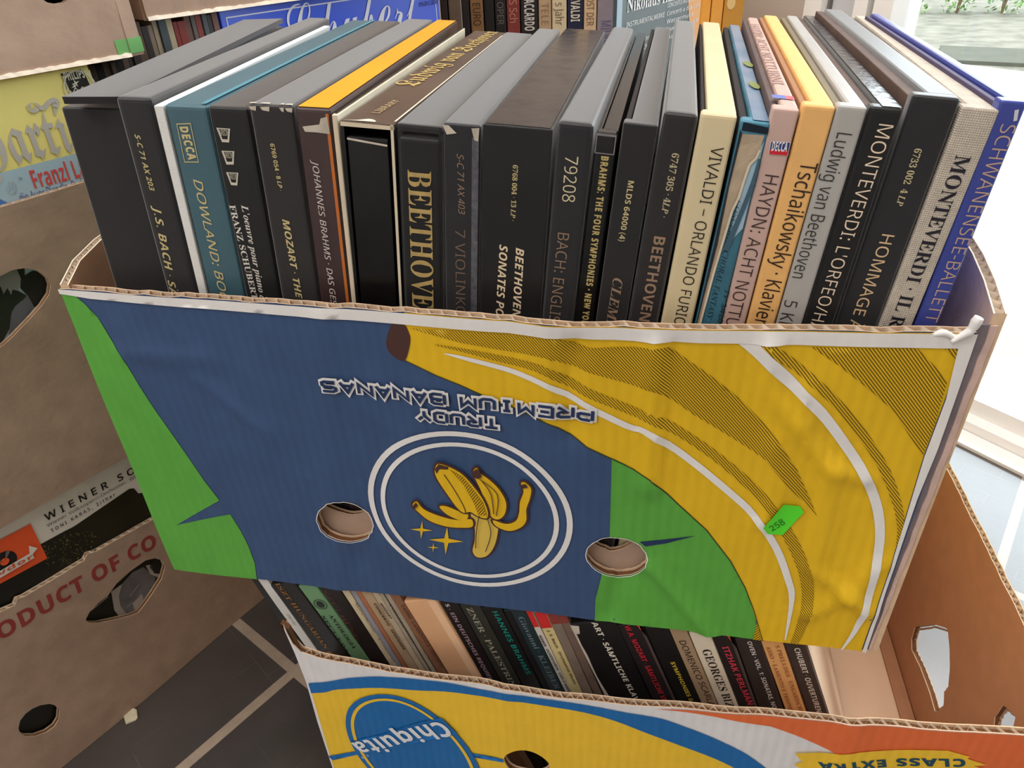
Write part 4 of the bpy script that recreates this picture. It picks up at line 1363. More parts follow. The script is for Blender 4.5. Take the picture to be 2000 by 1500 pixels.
HAYDN = boxset((1507, 211), (1568, 214), (1409, 644), (1452, 644), ((1446, 27), (1481, 29)),
       'dusty pink record box set with a small blue and red label', PINK,
       [('HAYDN: ACHT NOTTURNI', 'light', (1508, 342), (1416, 680), 25 * K, (66, 48, 46))], None, seam=.0035, seam_m=mat('tray_mauve', (92, 74, 72), .6, .3), extra=haydn, bev=.0014)
tag(LABEL_MB.build('label_plate', HAYDN[0].children[0]), 'small blue and red label')

boxset((1569, 204), (1636, 208), (1454, 644), (1512, 645), ((1482, 27), (1517, 28)),
       'apricot cloth record box set with dark brown lettering', TAN,
       [('Tschaikowsky · Klavierwe', 'sans', (1582, 317), (1476, 668), 29 * K, (54, 38, 30))], None, seam=.0034, seam_m=mat('tray_tan', (160, 112, 76), .6, .3), bev=.0018)

boxset((1634, 205), (1700, 210), (1513, 645), (1563, 645), ((1520, 22), (1553, 24)),
       'grey record box set with thin dark lettering and a shiny white top', GREY,
       [('Ludwig van Beethoven', 'light', (1650, 260), (1559, 543), 25 * K, (52, 50, 48)), ('5 Klavi', 'light', (1546, 587), (1522, 668), 25 * K, (52, 50, 48))], None, seam=.0042, seam_m=mat('tray_olive', (120, 108, 82), .6, .3), bev=.0016)

boxset((1701, 207), (1766, 213), (1564, 645), (1627, 647), ((1556, 27), (1592, 30)),
       'black record box set with large pale thin capitals and a crinkled glossy top', BLACKSATIN,
       [("MONTEVERDI: L'ORFEO/HAU", 'light', (1731, 243), (1584, 664), 24 * K, (232, 212, 188))], mat('crinkled_gloss', (30, 30, 36), .16, .6, .2, 40, ('noise', 140, .5)), seam=.0040, seam_m=TRAY_BROWN, bev=.002)

boxset((1783, 186), (1882, 190), (1628, 647), (1711, 649), ((1593, 17), (1646, 18)),
       'wide blue-black cloth record box set with tan capitals beside the linen covered set', NAVYCLOTH,
       [('6733 002  4 LP', 'serifbi', (1794, 290), (1756, 402), 12 * K, (204, 190, 150)), ('HOMMAGE À G', 'sans', (1735, 458), (1657, 668), 22 * K, (216, 186, 146))], None, seam=.006, seam_m=TRAY_BROWN, bev=.0022, yf=YF + .002)

boxset((1881, 210), (1955, 213), (1712, 649), (1778, 649), ((1648, 17), (1685, 23)),
       'linen covered record box set with heavy navy serif capitals', LINEN,
       [('MONTEVERDI · IL RIT', 'serifb', (1883, 304), (1736, 668), 25 * K, (34, 32, 44))], None, seam=.003, seam_m=mat('tray_grey', (110, 98, 92), .7, .2), bev=.0012)


def schwan(mb, P, x0, x1):
    decal(mb, P.fr, [(x1 - .004, P.h - .0035), (x1 - .0025, P.h - .003), (x1 - .0015, P.h - .0075), (x1 - .0028, P.h - .008)], ink((200, 204, 214)), 1)


boxset((1957, 196), (2009, 199), (1779, 649), (1829, 649), ((1687, 24), (1722, 28)),
       'blue glossy record box set with tan capitals, outermost by the mauve side wall', BLUECOV,
       [('SCHWANENSEE-BALLETT', 'light', (1971, 243), (1817, 628), 23 * K, (190, 162, 146))], None, seam=.0035, seam_m=mat('tray_violet', (76, 66, 96), .6, .3), extra=schwan, bev=.0014)

# ================================================================== LOWER CARTON
LX0, LX1, LY0, LY1, LZ = -0.2345, 0.3005, 0.308, 0.702, 0.0
LH = 0.240
lower = empty('banana_carton', ((LX0 + LX1) / 2, (LY0 + LY1) / 2, 0), 'yellow, blue and orange fruit carton on the slate floor, packed with leaning records', 'carton')
FLW = Frame((LX0, LY0, 0), (1, 0, 0), (0, 0, 1), (0, -1, 0), lambda u, v: 0.0005 * math.sin(u * 37 + 1) + 0.0016 * math.exp(-((u - .155) / .010) ** 2) + 0.0014 * math.exp(-((u - .385) / .007) ** 2) + .0006 * math.sin(u * 90 + v * 20))
mb = MB()
rim_px = [(553, 1219), (561, 1238), (572, 1258), (588, 1274), (625, 1286), (680, 1296), (760, 1313), (860, 1328), (1000, 1350), (1100, 1365), (1180, 1372), (1278, 1381), (1400, 1391), (1480, 1395), (1550, 1402),
          (1620, 1409), (1700, 1416), (1800, 1424), (1900, 1430), (2000, 1436), (2140, 1446)]
rim = [FLW.px(p) for p in rim_px]
left = [FLW.px(p) for p in [(555, 1230), (576, 1277), (598, 1333), (620, 1410)]]
LW = LX1 - LX0
rim = [p for p in rim if p[0] < LW] + [(LW, LH)]
out = [(0, 0), (LW, 0)] + rim[::-1] + left
hc = FLW.px((1028, 1465)); hc = (hc[0], hc[1] - .0175)
hole = [(hc[0] + .0178 * math.cos(t) * (1 + .02 * math.sin(5 * t)), hc[1] + .0175 * math.sin(t)) for t in np.linspace(0, 2 * math.pi, 36)[:-1]]
hole2 = [(LW - x, y) for x, y in hole]
L_YELLOW = mat('carton_yellow', (240, 196, 52), .5, .35, .03, 40, FL)
L_BLUE = mat('carton_blue', (22, 104, 172), .5, .35, .05, 40, FL)
L_ORANGE = mat('carton_orange', (226, 110, 58), .5, .35, .05, 40, FL)
L_WHITE = mat('carton_white', (226, 224, 226), .55, .3, .04, 30, FL)
board(mb, FLW, out, [hole, hole2], .0055, L_WHITE, KRAFT_ORANGE, .006, FLUTE, rim=[rim[3:]], wave_m=FLUTE_CREAM)


def lart(loops_px, m, layer, extra_holes=()):
    decal(mb, FLW, [[(min(max(x, 0), LW), max(y, 0)) for x, y in FLW.pxs(loops_px)]] + list(extra_holes), m, layer, .006)


bl_up = [(596, 1333), (634, 1331), (680, 1323), (730, 1320), (760, 1321), (840, 1328), (879, 1333), (940, 1345), (987, 1354), (1044, 1361), (1080, 1366), (1140, 1375), (1200, 1386), (1282, 1400), (1335, 1417), (1405, 1445), (1457, 1471), (1496, 1499)]
bl_lo = [(600, 1353), (634, 1351), (660, 1345), (720, 1342), (800, 1346), (870, 1349), (940, 1358), (1020, 1370), (1110, 1384), (1200, 1406), (1265, 1431), (1335, 1457), (1398, 1481), (1436, 1499)]
up = smooth(FLW.pxs(bl_up), 3); lo = smooth(FLW.pxs(bl_lo), 3)
up += [(up[-1][0] + .03, up[-1][1] - .025), (up[-1][0] + .08, 0.02)]; lo += [(lo[-1][0] + .03, lo[-1][1] - .022), (lo[-1][0] + .075, 0.02)]
up = [(max(0, x), y) for x, y in up]; lo = [(max(0, x), y) for x, y in lo]
ylo = [(0, 0), (lo[-1][0], 0)] + lo[::-1]
decal(mb, FLW, [ylo, hole], L_YELLOW, 1, .006)
decal(mb, FLW, up + lo[::-1], L_BLUE, 2, .006)
orr = [FLW.px(p) for p in [(1281, 1384), (1400, 1399), (1505, 1417), (1568, 1440), (1622, 1465), (1700, 1502)]] + [(LW - .02, .12), (LW, .10)]
decal(mb, FLW, orr + [p for p in rim[::-1] if p[0] > orr[0][0] + .002], L_ORANGE, 2, .006)
br = [FLW.px(p) for p in [(1552, 1468), (1600, 1466), (1700, 1464), (1800, 1461), (1850, 1462), (1893, 1474), (1888, 1478), (1926, 1490), (1900, 1492), (1935, 1502), (1880, 1512), (1700, 1518), (1580, 1520), (1562, 1507), (1572, 1503), (1550, 1490), (1566, 1484)]]
decal(mb, FLW, br, L_YELLOW, 4, .006)
text(mb, FLW, 'CLASS EXTRA', 'heavy', FLW.px((1884, 1485)), FLW.px((1598, 1491)), .0082, ink((30, 74, 92)), 5)
# round emblem
ep = FLW.pxs([(672, 1400), (690, 1372), (715, 1359), (750, 1354), (810, 1368), (870, 1406), (900, 1440), (924, 1472), (937, 1496), (681, 1430), (699, 1466), (720, 1500)])
E_ = np.array(ep); m0 = E_.mean(0); q = (E_ - m0) * 20
# circle-like fit with a tilt: least squares conic
Dm = np.stack([q[:, 0] ** 2, q[:, 0] * q[:, 1], q[:, 1] ** 2, q[:, 0], q[:, 1]], 1)
cf = np.linalg.lstsq(Dm, np.ones(len(q)), rcond=None)[0]
Am = np.array([[cf[0], cf[1] / 2], [cf[1] / 2, cf[2]]]); cen = np.linalg.solve(-2 * Am, cf[3:5])
kk = 1 + cen @ Am @ cen
ev_, vec = np.linalg.eigh(Am / kk)
print('emblem', ev_, cen)
ax = 1 / np.sqrt(np.maximum(ev_, 1e-3))
def em(k): return [tuple(m0 + (cen + vec @ (ax * k * np.array([math.cos(t), math.sin(t)]))) / 20) for t in np.linspace(0, 2 * math.pi, 73)[:-1]]
def emd(d): return [tuple(m0 + (cen + vec @ ((ax - d * 20) * np.array([math.cos(t), math.sin(t)]))) / 20) for t in np.linspace(0, 2 * math.pi, 73)[:-1]]
decal(mb, FLW, emd(0), L_BLUE, 4, .006)
decal(mb, FLW, [emd(.0046), emd(.0074)], L_YELLOW, 5, .006)
for a, b, w in (((610, 1472), (700, 1468), .0064), ((915, 1471), (984, 1484), .0058)):
    decal(mb, FLW, band([(max(.0001, FLW.px(a)[0]), FLW.px(a)[1]), FLW.px(b)], [w, w * .7]), L_BLUE, 3, .006)
ba, bb = np.array(FLW.px((878, 1413))), np.array(FLW.px((700, 1458)))
e_ = (bb - ba) / np.linalg.norm(bb - ba); n_ = np.array([-e_[1], e_[0]])
decal(mb, FLW, [tuple(ba - e_ * .0005 + n_ * .0105), tuple(ba - e_ * .0005 - n_ * .0105), tuple(bb - e_ * .001 - n_ * .0100), tuple(bb - e_ * .001 + n_ * .0095)], L_BLUE, 6, .006)
text(mb, FLW, 'Chiquita', 'bold', FLW.px((876, 1416)), FLW.px((701, 1457)), .0178, ink((226, 228, 232)), 8)
text(mb, FLW, '®', 'light', FLW.px((721, 1469)), FLW.px((710, 1474)), .0024, ink((226, 228, 232)), 8)
mb.build('front_panel', lower)
# side wall with grip hole, seen from inside
mb = MB()
XI = 0.2945
FR_ = Frame((XI, 0, 0), (0, -1, 0), (0, 0, 1), (-1, 0, 0))
Q = lambda pts: [FR_.px((1400 + x * .3, 1050 + y * .3)) for x, y in pts]
grip = Q([(1290, 580), (1375, 568), (1400, 560), (1490, 588), (1503, 600), (1515, 720), (1517, 850), (1505, 990), (1480, 1000), (1477, 1090), (1442, 1135), (1418, 1128), (1385, 1010), (1325, 850), (1268, 730), (1266, 660)])
vent = Q([(1860, 1092), (1890, 1108), (1945, 1168), (1928, 1240), (1900, 1290), (1830, 1290), (1800, 1240), (1808, 1170)])
rr = random.Random(9)
topr = [(-LY1 + (LY1 - LY0) * i / 40, LH + .0008 * rr.uniform(-1, 1)) for i in range(41)]
board(mb, FR_, [(-LY1, 0), (-LY0 - .006, 0)] + [p for p in topr[::-1] if p[0] < -LY0 - .006], [grip, vent], .0055, KRAFT_ORANGE, L_ORANGE, .02, FLUTE, rim=[[p for p in topr if p[0] < -LY0 - .006]], wave_m=FLUTE_CREAM, hole_wave=True)
tag(mb.build('side_panel', lower), 'orange-brown inside with a torn grip hole')
mb = MB()
FL_ = Frame((LX0 + .0055, 0, 0), (0, 1, 0), (0, 0, 1), (1, 0, 0))
board(mb, FL_, [(LY0 + .006, 0), (LY1, 0), (LY1, .20), (LY0 + .006, .19)], [], .0055, KRAFT_ORANGE, L_YELLOW, .03)
mb.build('side_panel', lower)
mb = MB()
FB_ = Frame((LX1, LY1, 0), (-1, 0, 0), (0, 0, 1), (0, 1, 0))
board(mb, FB_, [(.006, 0), (LW - .006, 0), (LW - .006, LH), (.006, LH)], [], .0055, L_YELLOW, KRAFT_ORANGE, .05)
mb.build('back_panel', lower)
mb = MB()
mb.box((LX0 + .006, LY0 + .006, 0.0005), (XI - .0002, LY1 - .006, .005), mat('pale_base', (232, 200, 172), .7, .2, .03, 20))  # carton floor in a paler tone than the side panels
lbase = mb.build('base_panel', lower)

mb = MB(); mb.box((XI - .014, LY0 + .006, 0.0051), (XI - .0005, LY1 - .006, .0085), KRAFT_ORANGE, None, .0012, 2); mb.build('folded_flap', lower)
# leaning records
LYF = 0.3425
LFZ = 0.0055
G_LO = 'records leaning in the lower carton'


def sleeve(TL, TR, BL, BR, label, m, items=(), extra=None, name='record_sleeve', cat='record', cover=None, bev=None, part=True):
    P = pose(TL, TR, BL, BR, LYF, LFZ, None, ztop_max=MZ0 - .0012, hmax=.32)
    t = P.t - .0004
    root = empty(name, P.mx, label, cat, G_LO)
    mb = MB()
    bv = bev if bev is not None else (.0012 if t > .010 else .0004)
    mb.box((0, 0, 0), (t, .312, P.h), m, P.mx, min(bv, t * .3), 2)
    if cover:
        decal(mb, Frame(P.o + P.r * t, P.d, P.u, P.r), [(.006, .001), (.311, .001), (.311, P.h - .001), (.006, P.h - .001)], cover, 1)
    for (s, style, a, b, cap, col) in items:
        text(mb, P.fr, s, style, P.fr.px(a), P.fr.px(b), cap, ink(col, .45), 1)
    if extra: extra(mb, P, t)
    mb.build('box_lid' if name == 'record_box_set' else 'jacket', root)
    if name == 'record_box_set' and part:
        # the tray that shows as a thin ledge behind the spine
        mb = MB(); mb.box((t * .08, .3121, .001), (t * .92, .3135, P.h - .002), CREAMBOARD, P.mx); mb.build('tray', root)
    elif part:
        mb = MB(); mb.box((t * .3, .3121, .004), (t * .7, .3140, P.h - .004), WHITEPAPER, P.mx); mb.build('inner_sleeve', root)
    return P


def dk(n, rgb, r=.4): return mat(n, rgb, r, .4, .12, 40)


ROWL = [
 ((493, 1132), (506, 1133), (578, 1262), (604, 1276), 'thin plain black record at the end of the leaning row, over the torn white corner', dk('sleeve_black', (30, 29, 30)), (), None, 'record_sleeve'),
 ((506, 1133), (523, 1136), (604, 1276), (630, 1281), 'white record spine in the leaning row, beside the thin plain black record', mat('sleeve_white', (208, 206, 202), .5, .3, .06, 30), [('2707 052', 'sansi', (561, 1199), (577, 1220), .0022, (120, 116, 110))], None, 'record_sleeve'),
 ((523, 1136), (577, 1143), (630, 1281), (692, 1288), 'black record box set with orange-brown wood-type capitals in the leaning row', dk('set_black', (30, 28, 28)),
  [('ISZT', 'serifb', (541, 1138), (567, 1172), .0042, (150, 102, 48)), ('HUNGARIAN RHA', 'serifb', (572, 1176), (664, 1300), .0042, (150, 102, 48))], None, 'record_box_set'),
 ((577, 1143), (626, 1150), (692, 1288), (724, 1294), 'pale green record box set with a dark oval stamp', mat('sage_cover', (112, 152, 112), .5, .3, .06, 30),
  [('ANTOLOGIA', 'serifb', (645, 1200), (693, 1266), .0034, (34, 40, 34)), ('SEGUNDA SA', 'serifb', (630, 1202), (694, 1296), .0034, (34, 40, 34))], 'stamp', 'record_box_set'),
 ((626, 1150), (666, 1153), (724, 1294), (764, 1301), 'brown-black record box set with dull red lettering beside the pale green set', dk('set_brownblack', (40, 34, 33)),
  [('SZT | HUNG', 'serifb', (634, 1150), (700, 1250), .0040, (92, 56, 50))], None, 'record_box_set'),
 ((666, 1153), (684, 1155), (764, 1301), (778, 1304), 'cream record spine with a ragged edge beside the brown-black set', mat('sleeve_cream', (206, 190, 158), .6, .3, .1, 60), (), None, 'record_sleeve'),
 ((684, 1155), (697, 1157), (778, 1304), (788, 1306), 'blue-grey record spine next to the ragged cream one', mat('sleeve_bluegrey', (150, 150, 162), .5, .3, .1, 60), [('Symphonie · Concerto', 'serifi', (694, 1175), (770, 1292), .0018, (60, 60, 66))], None, 'record_sleeve'),
 ((697, 1157), (706, 1158), (788, 1306), (800, 1308), 'thin rust coloured record spine', mat('sleeve_rust', (172, 112, 82), .5, .3, .1, 60), (), None, 'record_sleeve'),
 ((706, 1158), (728, 1160), (800, 1308), (820, 1311), 'beige record spine with small dark lettering next to the thin rust one', mat('sleeve_beige', (178, 152, 122), .5, .3, .1, 60), [('CONCERTO · SERENADE', 'sansb', (732, 1178), (790, 1268), .0022, (70, 56, 50))], None, 'record_sleeve'),
 ((728, 1160), (742, 1162), (820, 1311), (834, 1313), 'pale beige record spine with tiny capitals, second of the beige ones from the rust spine', mat('sleeve_palebeige', (188, 170, 146), .5, .3, .1, 60), [('MOZART', 'sansb', (744, 1178), (764, 1208), .0022, (80, 70, 62))], None, 'record_sleeve'),
 ((742, 1162), (764, 1165), (834, 1313), (856, 1317), 'grey-beige record spine split by a dark line', mat('sleeve_greybeige', (168, 156, 138), .5, .3, .12, 60), [('COLLECTION', 'serifi', (762, 1180), (810, 1258), .0020, (78, 70, 64))], 'split', 'record_sleeve'),
 ((764, 1165), (782, 1167), (856, 1317), (878, 1318), 'brown record spine with darker serif capitals beside the wide peach set', mat('sleeve_brown', (140, 100, 76), .5, .3, .1, 60), [('TASSO  LAMENTO E TRIONFO', 'serifb', (785, 1180), (864, 1302), .0030, (92, 60, 46))], None, 'record_sleeve'),
 ((782, 1167), (858, 1176), (878, 1318), (948, 1333), 'wide blank peach record box set in the leaning row', mat('peach_cover', (226, 176, 134), .5, .3, .04, 30), (), 'peachlip', 'record_box_set'),
 ((858, 1176), (898, 1181), (948, 1333), (980, 1337), 'black record box set with pinkish grey capitals beside the wide peach set', dk('set_black2', (32, 29, 30)),
  [('S ·', 'sansb', (873, 1179), (879, 1190), .0030, (210, 204, 200)), ('EIN DEUTSCHES REQUIEM', 'sansb', (883, 1196), (961, 1330), .0032, (168, 140, 150))], None, 'record_box_set'),
 ((898, 1181), (938, 1186), (980, 1337), (1024, 1344), 'dark olive record box set with pale serif capitals', dk('set_olive', (50, 52, 46)), [('ZNER · PALESTRINA', 'serifb', (916, 1186), (1010, 1350), .0046, (156, 154, 138))], None, 'record_box_set'),
 ((938, 1186), (984, 1193), (1024, 1344), (1062, 1349), 'black record box set with teal capitals', dk('set_black3', (28, 28, 29)), [('HANNES BRAHMS', 'sansb', (966, 1193), (1033, 1316), .0040, (30, 132, 120))], None, 'record_box_set'),
 ((984, 1193), (1028, 1198), (1062, 1349), (1108, 1357), 'dark blue-green record box set with outlined serif lettering beside the thin red tipped spines', dk('set_bluegreen', (36, 52, 58)), [('Giovanni · KLEIBER', 'serifb', (1017, 1204), (1090, 1345), .0044, (112, 124, 130))], 'darkleft', 'record_box_set'),
 ((1028, 1198), (1045, 1200), (1108, 1357), (1120, 1360), 'thin white record spine with a red tip', mat('sleeve_white2', (206, 200, 190), .5, .3, .05, 40), [('WEBER · OUVERTUREN · CARLO MARIA', 'sansb', (1054, 1240), (1114, 1354), .0020, (60, 54, 52))], 'redtip', 'record_sleeve'),
 ((1045, 1200), (1071, 1203), (1120, 1360), (1142, 1361), 'pale yellow record spine with a red tip', mat('sleeve_paleyellow', (212, 194, 140), .5, .3, .05, 40), [('J. S. Bach · Orchestral Music', 'sansb', (1071, 1230), (1124, 1336), .0020, (90, 76, 50))], 'redtip2', 'record_sleeve'),
 ((1071, 1203), (1092, 1206), (1142, 1361), (1164, 1365), 'grey-brown record spine with a dull red tip', mat('sleeve_greybrown', (132, 116, 104), .5, .3, .15, 60), (), 'redtip3', 'record_sleeve'),
 ((1092, 1206), (1110, 1208), (1164, 1365), (1182, 1366), 'worn brown record spine beside the torn black set', mat('sleeve_brown2', (116, 96, 86), .5, .3, .15, 60), (), 'redtip3', 'record_sleeve'),
 ((1110, 1208), (1204, 1220), (1184, 1367), (1278, 1373), 'black record box set with a torn white edge and bold white capitals', dk('set_black4', (27, 26, 27)), [('ART · SÄMTLICHE KLAVIERW', 'bold', (1160, 1214), (1262, 1400), .0040, (222, 214, 200))], 'torn', 'record_box_set'),
 ((1204, 1220), (1259, 1228), (1278, 1373), (1326, 1376), 'black record box set with thin red capitals beside the torn black set', dk('set_black5', (38, 32, 33)), [('W.A. MOZART · SÄMTLICHE VIOLIN', 'sansb', (1224, 1221), (1310, 1390), .0038, (196, 44, 58))], 'orangecorner', 'record_box_set'),
 ((1259, 1228), (1308, 1233), (1326, 1376), (1372, 1379), 'black record box set with yellow capitals beside the tan set', dk('set_black6', (26, 25, 26)), [('SYMPHONIES & CONC', 'sansb', (1313, 1292), (1366, 1400), .0030, (216, 192, 66))], None, 'record_box_set'),
 ((1308, 1233), (1345, 1237), (1372, 1379), (1405, 1381), 'tan record box set with dark brown capitals', mat('tan_cover', (166, 140, 112), .5, .3, .06, 40), [('DOMENICO SCARLATTI', 'sans', (1332, 1251), (1400, 1396), .0044, (52, 38, 32))], None, 'record_box_set'),
 ((1345, 1237), (1391, 1244), (1405, 1381), (1445, 1383), 'cream white record box set with thin tall black serif capitals', mat('creamwhite_cover', (222, 208, 186), .5, .3, .03, 40), [('GEORGES BIZET', 'serifb', (1379, 1268), (1436, 1400), .0060, (40, 36, 34))], None, 'record_box_set'),
 ((1391, 1244), (1436, 1248), (1445, 1383), (1482, 1385), 'black record box set with pink-red capitals beside the cream white set', dk('set_black7', (40, 35, 35)), [('ITZHAK PERLMAN · 4 L', 'sansb', (1416, 1262), (1478, 1402), .0042, (206, 64, 82))], 'orangecorner', 'record_box_set'),
 ((1436, 1248), (1487, 1254), (1482, 1385), (1534, 1388), 'dark brown record box set with small pale grey capitals', dk('set_darkbrown', (52, 44, 42)), [('OVEN • VOL. 1: SONATAS, NOS.', 'sansb', (1463, 1252), (1516, 1390), .0030, (208, 202, 196))], None, 'record_box_set'),
 ((1487, 1254), (1532, 1261), (1534, 1388), (1577, 1391), 'orange tan record box set with two lines of brown serif capitals', mat('orangetan_cover', (222, 164, 104), .5, .3, .05, 40), [('S PRELUDES   UNGARISCHE', 'serifb', (1518, 1260), (1566, 1392), .0028, (164, 98, 54)), ('ASSO – LAMENTO E TRIONFO', 'serifb', (1500, 1262), (1547, 1392), .0028, (164, 98, 54))], None, 'record_box_set'),
 ((1532, 1261), (1577, 1265), (1577, 1391), (1618, 1395), 'dark brown record box set with cream capitals and its pale beige cover showing', dk('set_darkbrown2', (58, 48, 45)), [('CHUBERT · OUVERTUREN', 'sansb', (1556, 1265), (1600, 1390), .0036, (218, 208, 194))], 'beigecover', 'record_box_set'),
]


def lx(kind):
    def f(mb, P, t):
        if kind == 'stamp':
            c = P.fr.px((626, 1180)); r = .0055
            decal(mb, P.fr, [ell(c[0], c[1], r, r * 1.0), ell(c[0], c[1], r * .9, r * .9)], ink((44, 52, 44)), 1)
            decal(mb, P.fr, ell(c[0], c[1], r * .6, r * .7), ink((44, 52, 44)), 1)
        if kind == 'split': decal(mb, P.fr, [(t * .45, .001), (t * .55, .001), (t * .55, P.h), (t * .45, P.h)], ink((60, 50, 44)), 1)
        if kind == 'peachlip': decal(mb, P.fr, [(t * .72, .001), (t - .001, .001), (t - .001, P.h - .001), (t * .72, P.h - .001)], mat('peach_lip', (240, 198, 160), .5, .3), 1)
        if kind == 'darkleft': decal(mb, P.fr, [(.0006, .001), (t * .33, .001), (t * .33, P.h - .001), (.0006, P.h - .001)], ink((30, 28, 29)), 1)
        if kind and kind.startswith('redtip'):
            y = {'redtip': (1048, 1224), 'redtip2': (1066, 1226), 'redtip3': (1085, 1218)}[kind]
            v = P.fr.px(y)[1]
            decal(mb, P.fr, [(.0003, v), (t - .0003, v), (t - .0003, P.h - .0005), (.0003, P.h - .0005)], ink((206, 48, 48) if kind != 'redtip3' else (140, 60, 54)), 1)
        if kind == 'torn':
            v0 = P.fr.px((1140, 1225))[1]
            rr = random.Random(4); a = [(-.0001, v0 + .004), (t * .18, v0 + .002), (t * .12, v0 - .006)]; b = []
            k = 16
            for i in range(k):
                v = v0 - .006 - i * .012; a.append((.001 + .0022 * rr.random(), v))
            decal(mb, P.fr, a + [(-.0001, a[-1][1])], WORN, 1)
        if kind == 'orangecorner':
            v = P.h - .012
            decal(mb, P.fr, [(t - .004, P.h - .001), (t - .0004, P.h - .001), (t - .0004, v - .003)], ink((232, 92, 60)), 1)
            decal(mb, P.fr, [(t - .0022, .001), (t - .0004, .001), (t - .0004, P.h - .001), (t - .0022, P.h - .001)], ink((84, 70, 68)), 1)
    return f


for TL, TR, BL, BR, lab, m, items, kind, nm in ROWL:
    sleeve(TL, TR, BL, BR, lab, m, items, lx(kind) if kind and kind != 'beigecover' else None, nm, 'record box set' if nm == 'record_box_set' else 'record',
           cover=mat('pale_beige_cover', (228, 196, 164), .5, .3, .03, 20) if kind == 'beigecover' else None)

# ================================================================== STACKS OF PLAIN CARTONS BEHIND
SA = np.array([-0.543, 0.311])


def stack_frame(w): return Frame((SA[0] + SN[0] * w, SA[1] + SN[1] * w, 0), (SD[0], SD[1], 0), (0, 0, 1), (SN[0], SN[1], 0))


def spt(s, z, w):
    q = SA + SD * s + SN * w
    return np.array([q[0], q[1], z])


def sbox(mb, s0, s1, z0, z1, w0, w1, m, bevel=0.0):
    M = Matrix([[SD[0], SN[0], 0, SA[0]], [SD[1], SN[1], 0, SA[1]], [0, 0, 1, 0], [0, 0, 0, 1]])
    mb.box((s0, w0, z0), (s1, w1, z1), m, M, bevel, 2)


def stack_root(name, s, z, w, label, cat, group=None):
    p = spt(s, z, w)
    M = Matrix([[SD[0], -SN[0], 0, p[0]], [SD[1], -SN[1], 0, p[1]], [0, 0, 1, p[2]], [0, 0, 0, 1]])
    return empty(name, M, label, cat, group)


G_ST = 'plain brown cartons stacked behind'


def plain_carton(s0, s1, z0, z1, w, depth, label, rim=None, holes=(), arts=None, m=KRAFT, wave=True, closed=False, chamfer=0.0, bottom_edge=False):
    root = stack_root('carton', (s0 + s1) / 2, z0, w - depth / 2, label, 'carton', G_ST)
    fr = stack_frame(w); fr.D = lambda u, v: .0012 * math.sin(u * 23 + v * 9) + .0008 * math.sin(v * 41 + u * 13)
    mb = MB()
    t = .0055; cd = min(chamfer, .0035)
    if rim is None: rim = [(s0 + (s1 - s0) * i / 12, z1) for i in range(13)]
    s1f = s1 - chamfer
    rim = [(s0, rim[0][1])] + [p for p in rim if s0 < p[0] < s1f] + [(s1f, rim[-1][1])]
    zb = z0 + .0004
    out = [(s0, zb), (s1f, zb)] + rim[::-1]
    board(mb, fr, out, list(holes), t, m, KRAFT_IN, .012, FLUTE, rim=[rim] if wave else None, wave_m=FLUTE_CREAM, hole_wave=False)
    if arts: arts(mb, fr)
    mb.build('front_panel', root)
    for (sa, sb, nm) in ((s0, s0 + t, 'side_panel'), (s1 - t, s1, 'side_panel')):
        mb = MB(); sbox(mb, sa, sb, z0, z1 - .002, w - depth, w - t - .0003 - (cd if nm and sa > s0 else 0), m, .0008); mb.build(nm, root)
    if chamfer:
        mb = MB(); a, b = spt(s1f, 0, w - .0003), spt(s1 - .0002, 0, w - cd)
        a2, b2 = spt(s1f - .002, 0, w - t), spt(s1 - .0002, 0, w - cd - t)
        f = lambda p, z: np.array([p[0], p[1], z])
        mb.prism([f(a, z0), f(b, z0), f(b2, z0), f(a2, z0)], [f(a, z1), f(b, z1), f(b2, z1), f(a2, z1)], m)
        if arts == tape_art:
            mb.prism([f(a, z0 + .002) + np.array([SN[0], SN[1], 0]) * .0006, f(b, z0 + .002) + np.array([SN[0] + SD[0], SN[1] + SD[1], 0]) * .0006, f(b, z0 + .002), f(a, z0 + .002)],
                     [f(a, TAPE_Z) + np.array([SN[0], SN[1], 0]) * .0006, f(b, TAPE_Z) + np.array([SN[0] + SD[0], SN[1] + SD[1], 0]) * .0006, f(b, TAPE_Z), f(a, TAPE_Z)], P_GREENTAPE)
        mb.build('corner_panel', root)
    mb = MB(); sbox(mb, s0 + t + .0005, s1 - t - .0005, z0, z1 - .002, w - depth, w - depth + t, m); mb.build('back_panel', root)
    mb = MB(); sbox(mb, s0 + t + .0005, s1 - t - .0005, z0, z0 + .005, w - depth + t + .0005, w - t - .0005, KRAFT_IN); mb.build('base_panel', root)
    if closed:
        mb = MB(); sbox(mb, s0, s1, z1 - .002, z1 + .004, w - depth, w - cd, m); mb.build('top_flap', root)
    if bottom_edge:
        mb = MB()
        rr = random.Random(11); vs = []; n = 90
        for i in range(n + 1):
            s = s0 + (s1f - s0) * i / n; j = .0012 * rr.random()
            for (dz, dw) in ((.0022 + j, .0012), (-.0002, .0016 + j), (-.0002, -.0045), (.0022, -.0045)):
                vs.append(fr(s, z0 + dz, dw))
        fs = []
        for i in range(n):
            for k in range(4): fs.append((4 * i + k, 4 * i + (k + 1) % 4, 4 * i + 4 + (k + 1) % 4, 4 * i + 4 + k))
        mb.add(vs, fs, FLUTE_CREAM); mb.build('torn_rim', root)
    return root


FA = stack_frame(0.0)
P_GREENTAPE = mat('green_tape', (116, 176, 104), .5, .3, .05, 30)
P_RED = mat('stamp_red', (150, 62, 58), .7, .2, .1, 60)
Z7 = lambda pts: [(x * .3, 1050 + y * .3) for x, y in pts]

